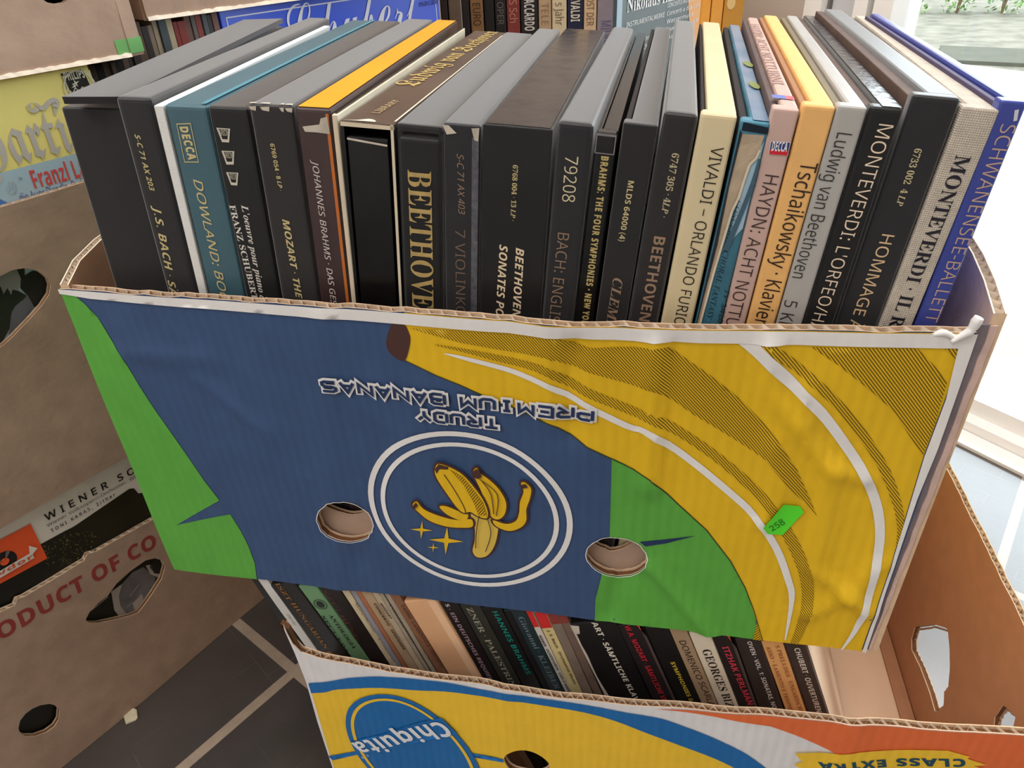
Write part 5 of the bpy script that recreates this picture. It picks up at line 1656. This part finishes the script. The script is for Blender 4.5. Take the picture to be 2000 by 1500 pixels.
# --- bottom carton
rimA = [FA.px(p) for p in [(-60, 1222), (0, 1194), (28, 1182), (33, 1170), (45, 1166), (100, 1135), (166, 1096), (172, 1084), (190, 1078), (250, 1044), (310, 1010), (350, 990), (420, 955), (500, 918)]]
holesA = [FA.pxs(Z7([(118, 1240), (130, 1190), (165, 1145), (210, 1112), (260, 1090), (320, 1080), (360, 1090), (384, 1120), (378, 1180), (350, 1225), (300, 1262), (230, 1288), (165, 1290), (130, 1275)])),
          FA.pxs(Z7([(556, 535), (580, 485), (640, 425), (700, 380), (760, 300), (850, 220), (950, 150), (1010, 136), (1060, 150), (1076, 190), (1055, 270), (1000, 360), (945, 440), (905, 490), (860, 508), (760, 532), (640, 556), (580, 553)]))]


def artA(mb, fr):
    text(mb, fr, 'ODUCT OF CO', 'bold', fr.px((-6, 1238)), fr.px((303, 1054)), .0165, P_RED, 1)
    a = np.array(fr.px((-6, 1238))); b = np.array(fr.px((303, 1054))); L = b - a
    text(mb, fr, 'PR', 'bold', tuple(a - L * .19), tuple(a - L * .02), .0165, P_RED, 1)


plain_carton(-.125, .2585, 0.0, .208, 0.0, .50, 'brown carton with red stamped lettering and two cut holes, standing on the slate floor', rimA, holesA, artA)


def record_front(s0, s1, z0, z1, w, th, label, m, arts=None, name='record_sleeve', cat='record', tilt=0.0):
    root = stack_root(name, (s0 + s1) / 2, z0, w, label, cat)
    mb = MB(); sbox(mb, s0, s1, z0, z1, w - th, w, m, min(.0006, th * .3))
    fr = stack_frame(w)
    if arts: arts(mb, fr, s0, s1, z0, z1)
    mb.build('jacket', root)
    mb = MB(); sbox(mb, s1 + .0001, s1 + .0012, z0 + .004, z1 - .004, w - th * .7, w - th * .3, WHITEPAPER); mb.build('inner_sleeve', root)
    return root


def art_wiener(mb, fr, s0, s1, z0, z1):
    Z6 = lambda pts: [fr.px((x * .3, 800 + y * .3)) for x, y in pts]
    c = lambda l: [(min(max(x, s0 + .0005), s1 - .0005), min(max(y, z0 + .001), z1 - .001)) for x, y in l]
    DK = mat('photo_dark', (34, 36, 30), .35, .4, 0, 22, rgb2=(20, 20, 19))
    decal(mb, fr, c(Z6([(-700, 1420), (250, 880), (270, 872), (420, 790), (480, 760), (840, 515), (870, 512), (900, 545), (930, 540), (1100, 470)]) + [(s1 - .001, z0 + .001), (s0 + .001, z0 + .001)]), DK, 1)
    rr = random.Random(2)
    leafs = [mat('photo_leaf', (120, 116, 74), .4, .3), mat('photo_leaf2', (84, 84, 56), .4, .3)]
    for k in range(150):
        x, y = rr.uniform(270, 620), rr.uniform(790, 1010)
        if 880 - (x - 250) * .56 + 20 > y or y > 1150 - (x - 300) * .3: continue
        q = Z6([(x, y), (x + rr.uniform(4, 12), y - rr.uniform(2, 8)), (x + rr.uniform(6, 14), y + rr.uniform(3, 9))])
        decal(mb, fr, q, leafs[k % 2], 2)
    # orange label with a half record and a ribbon
    OR = ink((236, 92, 48)); WH = ink((226, 218, 210)); BK = ink((30, 28, 28))
    decal(mb, fr, c(Z6([(-130, 910), (195, 740), (305, 965), (-20, 1140)])), OR, 3)
    cc = Z6([(25, 985)])[0]
    r = .0098
    decal(mb, fr, ell(cc[0], cc[1], r, r), BK, 4)
    decal(mb, fr, ell(cc[0], cc[1], r * .36, r * .36), OR, 5)
    for a0 in (.75, 2.2):
        decal(mb, fr, [cc, (cc[0] + r * math.cos(a0), cc[1] + r * math.sin(a0)), (cc[0] + r * math.cos(a0 + .35), cc[1] + r * math.sin(a0 + .35))], ink((110, 106, 104)), 5)
    decal(mb, fr, Z6([(-60, 1075), (185, 930), (180, 880), (238, 895), (205, 935), (215, 960), (-40, 1110)]), WH, 6)
    text(mb, fr, 'lydor', 'bold', Z6([(-55, 1082)])[0], Z6([(205, 945)])[0], .0042, ink((212, 96, 62)), 7)
    text(mb, fr, 'WIENER SOMMER', 'wide', Z6([(290, 705)])[0], Z6([(1150, 240)])[0], .0072, BK, 2)
    text(mb, fr, 'Wiener Volksopern-Orchester · Wiener', 'light', Z6([(303, 755)])[0], Z6([(950, 395)])[0], .0032, BK, 2)
    text(mb, fr, 'TONI KARAS, Zither', 'wide', Z6([(330, 790)])[0], Z6([(745, 550)])[0], .0034, BK, 2)
    # figure seen through the grip hole
    GY = mat('photo_grey', (112, 108, 110), .4, .3, .25, 60); LT = mat('photo_light', (170, 160, 154), .4, .3, .1, 40); HR = mat('photo_hair', (32, 30, 30), .4, .3)
    Z7b = lambda pts: [fr.px((x * .3, 1050 + y * .3)) for x, y in pts]
    decal(mb, fr, Z7b([(720, 350), (790, 300), (860, 225), (930, 190), (1010, 260), (990, 340), (940, 430), (880, 520), (790, 515), (740, 450)]), GY, 2)
    decal(mb, fr, Z7b([(720, 350), (790, 300), (770, 380), (780, 440), (830, 510), (790, 530), (740, 470)]), LT, 3)
    decal(mb, fr, Z7b([(860, 430), (920, 360), (935, 420), (880, 500)]), LT, 3)
    decal(mb, fr, Z7b([(945, 180), (985, 170), (1000, 230), (1055, 235), (1030, 260), (975, 235)]), LT, 3)
    decal(mb, fr, Z7b([(970, 190), (990, 130), (1060, 130), (1085, 190), (1050, 235), (1000, 230)]), HR, 3)
    for ln in ([(840, 380), (900, 300)], [(820, 450), (900, 390)], [(590, 470), (700, 380)]):
        decal(mb, fr, band(Z7b(ln), .0008), LT, 4)


TOPA = .2808
COVERW = mat('cover_white', (224, 216, 206), .4, .3, .03, 30)
record_front(-.063, .2515, .0055, TOPA - .001, -.0068, .003, 'white and black record with an orange label, inside the carton with red lettering', COVERW, art_wiener)
record_front(-.060, .2505, .0055, TOPA, -.0110, .004, 'olive cream record right behind the one with the orange label', mat('cover_olive', (150, 138, 104), .6, .3))

# --- middle carton
rimB = [FA.px(p) for p in [(-80, 430), (0, 405), (60, 388), (100, 376), (165, 356), (240, 332)]]
Zb = lambda pts: [FA.px((x * .1467, 480 + y * .1467)) for x, y in pts]
holeB = Zb([(-260, 520), (-150, 460), (0, 395), (150, 320), (300, 295), (440, 310), (540, 360), (625, 430), (658, 520), (640, 640), (540, 790), (400, 950), (270, 1090), (140, 1230), (30, 1330), (-80, 1390), (-220, 1380), (-330, 1200), (-350, 800)])
plain_carton(-.118, .2585, TOPA + .0006, .531, 0.0, .50, 'brown carton with one large grip hole, holding the yellow record', rimB, [holeB])


def art_yellow(mb, fr, s0, s1, z0, z1):
    Zy = lambda pts: [fr.px((x * .18665, 120 + y * .18665)) for x, y in pts]
    Zc = lambda pts: [fr.px((x * .1467, 480 + y * .1467)) for x, y in pts]
    c = lambda l: [(min(max(x, s0 + .0005), s1 - .0005), min(max(y, z0 + .001), z1 - .001)) for x, y in l]
    BL = ink((176, 200, 214)); GR = ink((196, 190, 182)); BK = ink((44, 42, 40)); WH = ink((220, 214, 190))
    b0, b1 = fr.px((0, 338))[1], fr.px((144, 300))[1]; zb = (b0 + b1) / 2
    decal(mb, fr, [(s0 + .0005, z0 + .001), (s1 - .0005, z0 + .001), (s1 - .0005, zb), (s0 + .0005, zb)], BL, 1)
    decal(mb, fr, c(Zy([(-300, 1380), (0, 1440), (60, 1470), (110, 1500), (-300, 1700)])), ink((88, 130, 196)), 2)
    # blackletter word
    a, b = Zy([(-330, 905)])[0], Zy([(700, 690)])[0]
    text(mb, fr, 'Harti', 'fraktur', a, b, .036, GR, 2)
    for st, w in (([(300, 470), (310, 505), (340, 520), (380, 500), (360, 470), (320, 455), (300, 475), (360, 450), (440, 490), (500, 430), (560, 400), (600, 430), (585, 470), (540, 460)], .0034),):
        decal(mb, fr, band(smooth(Zy(st), 4), [.001, w, w * .8, w, .001]), GR, 3)
    text(mb, fr, 'Franzl La', 'sansb', Zy([(330, 1240)])[0], Zy([(880, 1105)])[0], .0138, ink((222, 84, 84)), 2)
    text(mb, fr, 'die Auer Dirndln, Rudi', 'sans', Zy([(200, 1435)])[0], Zy([(870, 1265)])[0], .0070, ink((92, 96, 150)), 2)
    text(mb, fr, 'TM', 'sans', Zy([(185, 1232)])[0], Zy([(226, 1225)])[0], .0022, ink((120, 120, 130)), 2)
    rr = random.Random(6)
    for k in range(160):                               # worn speckled stamp
        th = rr.uniform(0, 6.28); r = rr.random() ** .5
        x, y = 115 + 62 * r * math.cos(th), 1330 + 78 * r * math.sin(th)
        decal(mb, fr, Zy([(x, y), (x + 5, y), (x + 2, y + 6)]), ink((134, 140, 140)), 2)
    # black shield label with stars and waves
    q = Zy([(628, 128), (858, 78), (980, 330), (790, 420)])
    decal(mb, fr, q, BK, 2)
    decal(mb, fr, band([Zy([(648, 150)])[0], Zy([(760, 400)])[0]], .0007), WH, 3)
    decal(mb, fr, band([Zy([(868, 92)])[0], Zy([(960, 290)])[0]], .0007), WH, 3)
    text(mb, fr, 'PHILIPS', 'bold', Zy([(662, 158)])[0], Zy([(872, 122)])[0], .0062, WH, 3)
    cc = Zy([(838, 275)])[0]; R_ = .0128
    decal(mb, fr, [ell(cc[0], cc[1], R_, R_), ell(cc[0], cc[1], R_ * .93, R_ * .93)], WH, 3)
    for sx, sy, r in ((785, 225, .0034), (772, 258, .0028)):
        p = Zy([(sx, sy)])[0]; st = []
        for k in range(8):
            q2 = r if k % 2 == 0 else r * .25; st.append((p[0] + q2 * math.cos(math.pi / 4 * k + .3), p[1] + q2 * math.sin(math.pi / 4 * k + .3)))
        decal(mb, fr, st, WH, 3)
    for dy in (0, .004):
        wv = [(cc[0] - R_ * .9 + R_ * 1.8 * i / 24, cc[1] - .001 - dy + .0014 * math.sin(i * 1.05)) for i in range(25)]
        decal(mb, fr, band(wv, .0006), WH, 3)
    # printed trees low on the cover, seen through the grip hole
    GRY = mat('cover_grey', (150, 146, 146), .4, .3, .1, 20); TR = mat('cover_tree', (48, 50, 44), .4, .3, .3, 40); SL = mat('cover_slate', (104, 104, 112), .4, .3, .15, 30)
    decal(mb, fr, c(Zc([(-400, 300), (240, 250), (270, 430), (240, 600), (-400, 700)])), GRY, 2)
    decal(mb, fr, c(Zc([(-400, 640), (0, 540), (40, 640), (90, 560), (140, 650), (160, 580), (240, 600), (350, 660), (250, 770), (150, 860), (120, 1100), (-100, 1500), (-400, 1500)])), TR, 3)
    decal(mb, fr, c(Zc([(210, 300), (320, 290), (320, 390), (420, 330), (700, 330), (700, 900), (450, 810), (360, 660), (260, 560), (270, 430)])), BK, 3)
    decal(mb, fr, c(Zc([(360, 660), (440, 800), (300, 1000), (100, 1230), (140, 900), (190, 800)])), SL, 4)


YEL = mat('cover_yellow', (248, 232, 142), .4, .3, .03, 12)
s_r = FA.px((178, 134))[0]; s_r2 = FA.px((193, 160))[0]
record_front(-.066, (s_r + s_r2) / 2, TOPA + .0062, .6136, -.0068, .003, 'yellow record with grey blackletter and a pale blue band, standing in the middle carton', YEL, art_yellow)
record_front(-.062, .246, TOPA + .0062, .6142, -.0105, .003, 'black record hidden right behind the yellow one in the middle carton', mat('cover_black', (36, 34, 34), .5, .3))

# --- top carton
S1_C = FA.px((286, 102))[0]; SF_C = FA.px((257, 106))[0]; TAPE_Z = FA.px((226, 79))[1]


def tape_art(mb, fr):
    a = FA.px((224, 80)); b = FA.px((232, 112)); s1f = 0.0
    decal(mb, fr, [(a[0], .6162), (SF_C, .6162), (SF_C, TAPE_Z), (a[0], TAPE_Z)], P_GREENTAPE, 1)


holeC = [(x, y) for x, y in [FA.px(p) for p in [(84, -2), (95, 5), (112, 8), (128, 5), (138, -2), (142, -20), (120, -34), (92, -30)]]]
plain_carton(-.10, S1_C, .6150, .86, 0.0, .48, 'brown carton with green tape at its corner, resting above the yellow record', None, [holeC], tape_art, chamfer=S1_C - SF_C, closed=True, bottom_edge=True)

# --- second column of cartons
WB = -0.020
FB2 = stack_frame(WB)
d0 = FB2.px((283, 40)); blu0 = FB2.px((426, 18)); blu1 = FB2.px((857, 4)); n0 = FB2.px((186, 130)); n1 = FB2.px((424, 50))
print('D corner', d0, 'blue', blu0, blu1, 'narrow', n0, n1)
zD = d0[1]
plain_carton(.262, blu1[0] + .007, 0.0, .27, WB, .42, 'plain brown carton at the foot of the second stack, behind the upper carton')
plain_carton(.262, blu1[0] + .007, .2705, .50, WB, .42, 'plain brown carton full of narrow record spines, under the highest carton of the second stack')
plain_carton(d0[0], .7145, zD, zD + .24, WB + .004, .42, 'light brown carton resting on the record spines beside the carton with green tape', chamfer=.004, closed=True, bottom_edge=True)
# narrow spines
rr = random.Random(21)
pal = [(150, 130, 112), (96, 78, 66), (40, 36, 36), (176, 160, 136), (120, 84, 74), (60, 54, 52), (196, 180, 150), (104, 96, 92), (140, 60, 54), (84, 92, 96)]
s = .2695; k = 0
names = {(150, 130, 112): 'grey-beige', (96, 78, 66): 'brown', (40, 36, 36): 'black', (176, 160, 136): 'beige', (120, 84, 74): 'rusty brown', (60, 54, 52): 'charcoal', (196, 180, 150): 'cream', (104, 96, 92): 'grey', (140, 60, 54): 'dull red', (84, 92, 96): 'slate grey'}
ordw = ['first', 'second', 'third', 'fourth', 'fifth', 'sixth', 'seventh', 'eighth', 'ninth', 'tenth', 'eleventh', 'twelfth', 'thirteenth', 'fourteenth', 'fifteenth', 'sixteenth', 'seventeenth', 'eighteenth', 'nineteenth', 'twentieth',
        'twenty-first', 'twenty-second', 'twenty-third', 'twenty-fourth', 'twenty-fifth', 'twenty-sixth', 'twenty-seventh', 'twenty-eighth', 'twenty-ninth', 'thirtieth', 'thirty-first', 'thirty-second', 'thirty-third', 'thirty-fourth', 'thirty-fifth', 'thirty-sixth', 'thirty-seventh', 'thirty-eighth', 'thirty-ninth', 'fortieth']
while s < blu0[0] - .002 and k < 40:
    th = rr.uniform(.004, .0085)
    c = rr.choice(pal) if s > d0[0] - .01 else rr.choice([(40, 36, 36), (60, 54, 52), (96, 78, 66)])
    zt = (zD - .001 if s > S1_C else .6135) - rr.choice([.0, .001, .002, .004])
    root = stack_root('record_sleeve', s, .2765, WB - .03, '%s narrow record spine, %s counted from the yellow record' % (names[c], ordw[k]), 'record', 'narrow record spines in the second stack')
    mb = MB(); sbox(mb, s, s + th - .0004, .2765, zt, WB - .34, WB - .0075 - rr.uniform(0, .003), mat('spine_%d' % c[0], c, .5, .3, .15, 50), .0004)
    mb.build('jacket', root)
    s += th; k += 1


def art_blue(mb, fr, s0, s1, z0, z1):
    WH = ink((226, 230, 244))
    for o in (.006,):
        decal(mb, fr, [[(s0 + o, z0 + o), (s1 - o, z0 + o), (s1 - o, z1 - o), (s0 + o, z1 - o)], [(s0 + o + .0012, z0 + o + .0012), (s1 - o - .0012, z0 + o + .0012), (s1 - o - .0012, z1 - o - .0012), (s0 + o + .0012, z1 - o - .0012)]], WH, 1)
    a = fr.px((548, 38)); b = fr.px((812, 26))
    text(mb, fr, 'Schubert', 'scriptr', (a[0] - .004, a[1] - .006), (b[0] + .004, a[1] - .006), .046, WH, 2)
    q = fr.px((818, 8)); text(mb, fr, 'marcato', 'sans', q, (q[0] + .035, q[1]), .006, ink((40, 50, 120)), 2)


BLU = mat('royal_blue_cover', (58, 92, 226), .3, .45, .05, 8)
frb = stack_frame(WB - .007); blu0 = frb.px((426, 19)); blu1 = frb.px((857, 4)); zblu = min(blu0[1], zD - .001)
rtb = stack_root('record_box_set', (blu0[0] + blu1[0]) / 2, zblu - .322, WB - .03, 'royal blue record box set with a white script title and thin white border', 'record box set')
mb = MB(); sbox(mb, blu0[0], blu1[0], zblu - .322, zblu, WB - .025, WB - .007, BLU, .001)
art_blue(mb, frb, blu0[0], blu1[0], zblu - .322, zblu); mb.build('lid', rtb)
mb = MB(); sbox(mb, blu0[0] + .001, blu1[0] - .001, zblu - .321, zblu - .001, WB - .031, WB - .0252, CREAMBOARD, .0008); mb.build('base_board', rtb)

# --- third column: thick spines in one carton facing the room, a record standing at an angle before them
TA = np.array([-.236, 1.10]); TD = np.array([.970, .243]); TD /= np.linalg.norm(TD); TN = np.array([TD[1], -TD[0]])
FC = Frame((TA[0], TA[1], 0), (TD[0], TD[1], 0), (0, 0, 1), (TN[0], TN[1], 0))
TM = Matrix([[TD[0], -TN[0], 0, TA[0]], [TD[1], -TN[1], 0, TA[1]], [0, 0, 1, 0], [0, 0, 0, 1]])


def tbox(mb, s0, s1, z0, z1, w0, w1, m, bevel=0.0): mb.box((s0, -w1, z0), (s1, -w0, z1), m, TM, bevel, 2)


def troot(name, s, z, label, cat, group=None): return empty(name, TM @ Matrix.Translation((s, 0, z)), label, cat, group)


c0 = FC.px((861, 40)); c3 = FC.px((1450, 40))
zb3 = FC.px((1030, 40))[1] - .2
ct = troot('carton', (c0[0] + c3[0]) / 2, 0, 'plain brown carton under the thick record spines behind the black box sets', 'carton', G_ST)
for nm, q in (('front_panel', (c0[0] - .004, c3[0] + .008, 0, zb3 - .006, .004, .010)), ('side_panel', (c0[0] - .004, c0[0] + .0015, 0, zb3 - .006, -.34, .0038)), ('side_panel', (c3[0] + .0025, c3[0] + .008, 0, zb3 - .006, -.34, .0038)),
              ('back_panel', (c0[0] + .002, c3[0] + .002, 0, zb3 - .006, -.34, -.3345)), ('top_flap', (c0[0] - .004, c3[0] + .008, zb3 - .0058, zb3 - .0004, -.34, .010))):
    mb = MB(); tbox(mb, *q, KRAFT, .0008); mb.build(nm, ct)
NO = on_y((1203, 40), .795)
FD = Frame((NO[0], NO[1], 0), (SD[0], SD[1], 0), (0, 0, 1), (SN[0], SN[1], 0))
e1 = FD.px((1203, 40)); e2 = FD.px((1366, 40)); zt4 = FD.px((1215, 12))[1]; zb4 = zt4 + .034 - .318
print('third', c0, c3, 'cover', e1, e2, zb4)
TH = [((861, 876), (52, 42, 40), 'dark brown record box set, first of the thick spines next to the royal blue set', None, None),
      ((877, 901), (122, 104, 88), 'grey-brown record box set between two dark thick spines near the royal blue set', None, None),
      ((902, 918), (44, 40, 42), 'narrow black record box set before the orange-brown thick spine', None, None),
      ((919, 945), (150, 112, 76), 'orange-brown record box set with dark capitals among the thick spines', 'EURO', (70, 50, 40)),
      ((946, 966), (36, 33, 34), 'black record box set right of the orange-brown thick spine', None, None),
      ((967, 989), (40, 36, 37), 'black record box set with faint lettering beside the brick red thick spine', 'OPER', (110, 104, 100)),
      ((990, 1016), (130, 58, 54), 'brick red record box set with brown lettering among the thick spines', 'S Sch', (190, 130, 110)),
      ((1017, 1051), (40, 36, 38), 'black record box set with white capitals beside the brick red thick spine', 'ACCARDO', (206, 200, 196)),
      ((1052, 1077), (186, 156, 124), 'tan record box set beside the cream thick spine', 'TELE', (150, 120, 90)),
      ((1078, 1107), (214, 196, 160), 'cream record box set with grey-brown lettering among the thick spines', 's Jahr', (120, 100, 80)),
      ((1108, 1139), (38, 40, 66), 'navy record box set with cream capitals among the thick spines', 'VIVALDI', (214, 204, 180)),
      ((1140, 1165), (208, 176, 140), 'pale tan record box set with brown capitals between navy and grey thick spines', 'OST DER', (120, 90, 70)),
      ((1166, 1202), (140, 128, 136), 'mauve grey record box set, last thick spine before the grey-blue cover', 'MILVA', (100, 96, 130))]
for (xa, xb), c, lab, tx, tc_ in TH:
    a = FC.px((xa, 40)); b = FC.px((xb, 40))
    root = troot('record_box_set', (a[0] + b[0]) / 2, zb3, lab, 'record box set', 'thick record spines behind')
    mb = MB(); zt = zb3 + .32
    tbox(mb, a[0] + .0006, b[0], zb3, zt, -.31, 0, mat('thick_%d_%d' % (c[0], c[1]), c, .5, .35, .1, 30), .002)
    if tx:
        mid = (a[0] + b[0]) / 2
        y0 = {'EURO': 6, 'OPER': 4, 'S Sch': 0, 'ACCARDO': -2, 'TELE': 5, 's Jahr': 5, 'VIVALDI': -14, 'OST DER': -6, 'MILVA': 40}[tx]
        z0_ = FC.px(((xa + xb) / 2, y0))[1]
        z1_ = FC.px(((xa + xb) / 2, y0 + {'ACCARDO': 62, 'VIVALDI': 56, 'OST DER': 56, 'MILVA': 46}.get(tx, 44)))[1]
        text(mb, FC, tx, 'bold' if tx in ('ACCARDO', 'VIVALDI') else 'sans', (mid, z0_), (mid, z1_), (b[0] - a[0]) * .55, ink(tc_), 1)
    mb.build('lid', root)
    mb = MB(); tbox(mb, a[0] + .002, b[0] - .002, zb3 + .001, zt - .001, -.3115, -.3102, CREAMBOARD); mb.build('tray', root)


def art_niko(mb, fr, s0, s1, z0, z1):
    WH = ink((222, 222, 224)); H = s1 - s0
    decal(mb, fr, [(s0 + .0006, z0 + .001), (s0 + .012, z0 + .001), (s0 + .012, z1 - .001), (s0 + .0006, z1 - .001)], ink((156, 176, 190)), 1)
    f = lambda x, y: (s0 + H * (x - 1203) / 163.0, fr.px((x, y))[1])
    decal(mb, fr, [f(1330, -60), (s1 - .0006, f(1366, -60)[1]), (s1 - .0006, z0 + .001), f(1352, 90), f(1338, 20)], ink((216, 156, 96)), 1)
    z = FD.px((1215, 12))[1]
    text(mb, fr, 'Nikolaus Harnoncourt', 'serifb', (s0 + H * .1, z), (s0 + H * 1.0, z), .013, WH, 2)
    for i, (tx, x0, x1, dz, cap) in enumerate([('INSTRUMENTALWERKE', .1, .52, .018, .0046), ('CONCENTUS MUSICUS WIEN', .55, .97, .010, .0042), ('Concerti a due cori', .55, .97, .018, .0042), ('Wassermusik', .55, .9, .026, .0042), ('Feuerwerksmusik', .55, .97, .034, .0042),
                                               ('Orgelkonzerte', .3, .55, .036, .0042), ('Oboenkonzerte', .3, .55, .044, .0042), ('Ouverturen', .55, .9, .042, .0042)]):
        text(mb, fr, tx, 'sans', (s0 + H * x0, z - dz), (s0 + H * x1, z - dz), cap, WH, 2)


root = empty('record_sleeve', Matrix([[SD[0], -SN[0], 0, NO[0]], [SD[1], -SN[1], 0, NO[1]], [0, 0, 1, zb4], [0, 0, 0, 1]]), 'grey-blue record with a white serif title and orange patch, facing out before the thick spines', 'record')
mb = MB(); DM = Matrix([[SD[0], SN[0], 0, NO[0]], [SD[1], SN[1], 0, NO[1]], [0, 0, 1, 0], [0, 0, 0, 1]])
mb.box((e1[0], -.0035, zb4), (e2[0], 0, zb4 + .318), mat('cover_greyblue', (78, 90, 96), .35, .4, .08, 20), DM)
art_niko(mb, FD, e1[0], e2[0], zb4, zb4 + .318); mb.build('jacket', root)
mb = MB(); mb.box((e2[0] + .0001, -.0028, zb4 + .004), (e2[0] + .0012, -.0008, zb4 + .314), WHITEPAPER, DM); mb.build('inner_sleeve', root)
rt4 = empty('carton', Matrix([[SD[0], -SN[0], 0, NO[0]], [SD[1], -SN[1], 0, NO[1]], [0, 0, 1, 0], [0, 0, 0, 1]]), 'narrow brown carton under the grey-blue record with the serif title', 'carton', G_ST)
for nm, lo, hi in (('front_panel', (e1[0] - .002, -.004, 0), (e2[0] + .004, .0015, zb4 - .0052)), ('back_panel', (e1[0] - .002, -.080, 0), (e2[0] + .004, -.0745, zb4 - .0052)), ('side_panel', (e1[0] - .002, -.0742, 0), (e1[0] + .0035, -.0043, zb4 - .0052)),
                   ('side_panel', (e2[0] - .0015, -.0742, 0), (e2[0] + .004, -.0043, zb4 - .0052)), ('top_flap', (e1[0] - .002, -.080, zb4 - .005), (e2[0] + .004, .0015, zb4 - .0003))):
    mb = MB(); mb.box(lo, hi, KRAFT, DM, .0008); mb.build(nm, rt4)
for (xa, xb), c, lab in (((1367, 1386), (240, 168, 72), 'orange record box set directly beside the grey-blue cover'), ((1387, 1410), (232, 164, 76), 'paler orange record box set between the other orange ones'), ((1411, 1450), (196, 142, 62), 'ochre record box set with a pale round mark, at the end by the grey wall')):
    a = FC.px((xa, 40)); b = FC.px((xb, 40))
    root = troot('record_box_set', (a[0] + b[0]) / 2, zb3, lab, 'record box set', 'orange record box sets behind')
    mb = MB(); tbox(mb, a[0] + .0006, b[0], zb3, zb3 + .322, -.31, 0, mat('thick_%d_%d' % (c[0], c[1]), c, .4, .35, .08, 30), .002)
    if xa == 1411:
        q = FC.px((1428, 6)); decal(mb, FC, ell(q[0], q[1], .006, .008), ink((222, 190, 130)), 1)
    mb.build('lid', root)
    mb = MB(); tbox(mb, a[0] + .002, b[0] - .002, zb3 + .001, zb3 + .320, -.3115, -.3102, CREAMBOARD); mb.build('tray', root)
# scrap of paper on the slate
mb = MB(); p0 = on_z((256, 1400), 0.0)
sc = [on_z(p, 0.0) for p in [(242, 1397), (262, 1386), (268, 1388), (270, 1404), (266, 1408), (247, 1416)]]
mb.prism([np.array([q[0], q[1], .0006]) for q in sc], [np.array([q[0], q[1], .0022 + .0006 * (i % 2)]) for i, q in enumerate(sc)], mat('scrap_paper', (206, 196, 168), .8, .2, .08, 200))
tag(mb.build_at('paper_scrap', (float(p0[0]), float(p0[1]), .0006)), 'crumpled cream scrap of paper on the slate floor by the bottom carton', 'paper scrap')
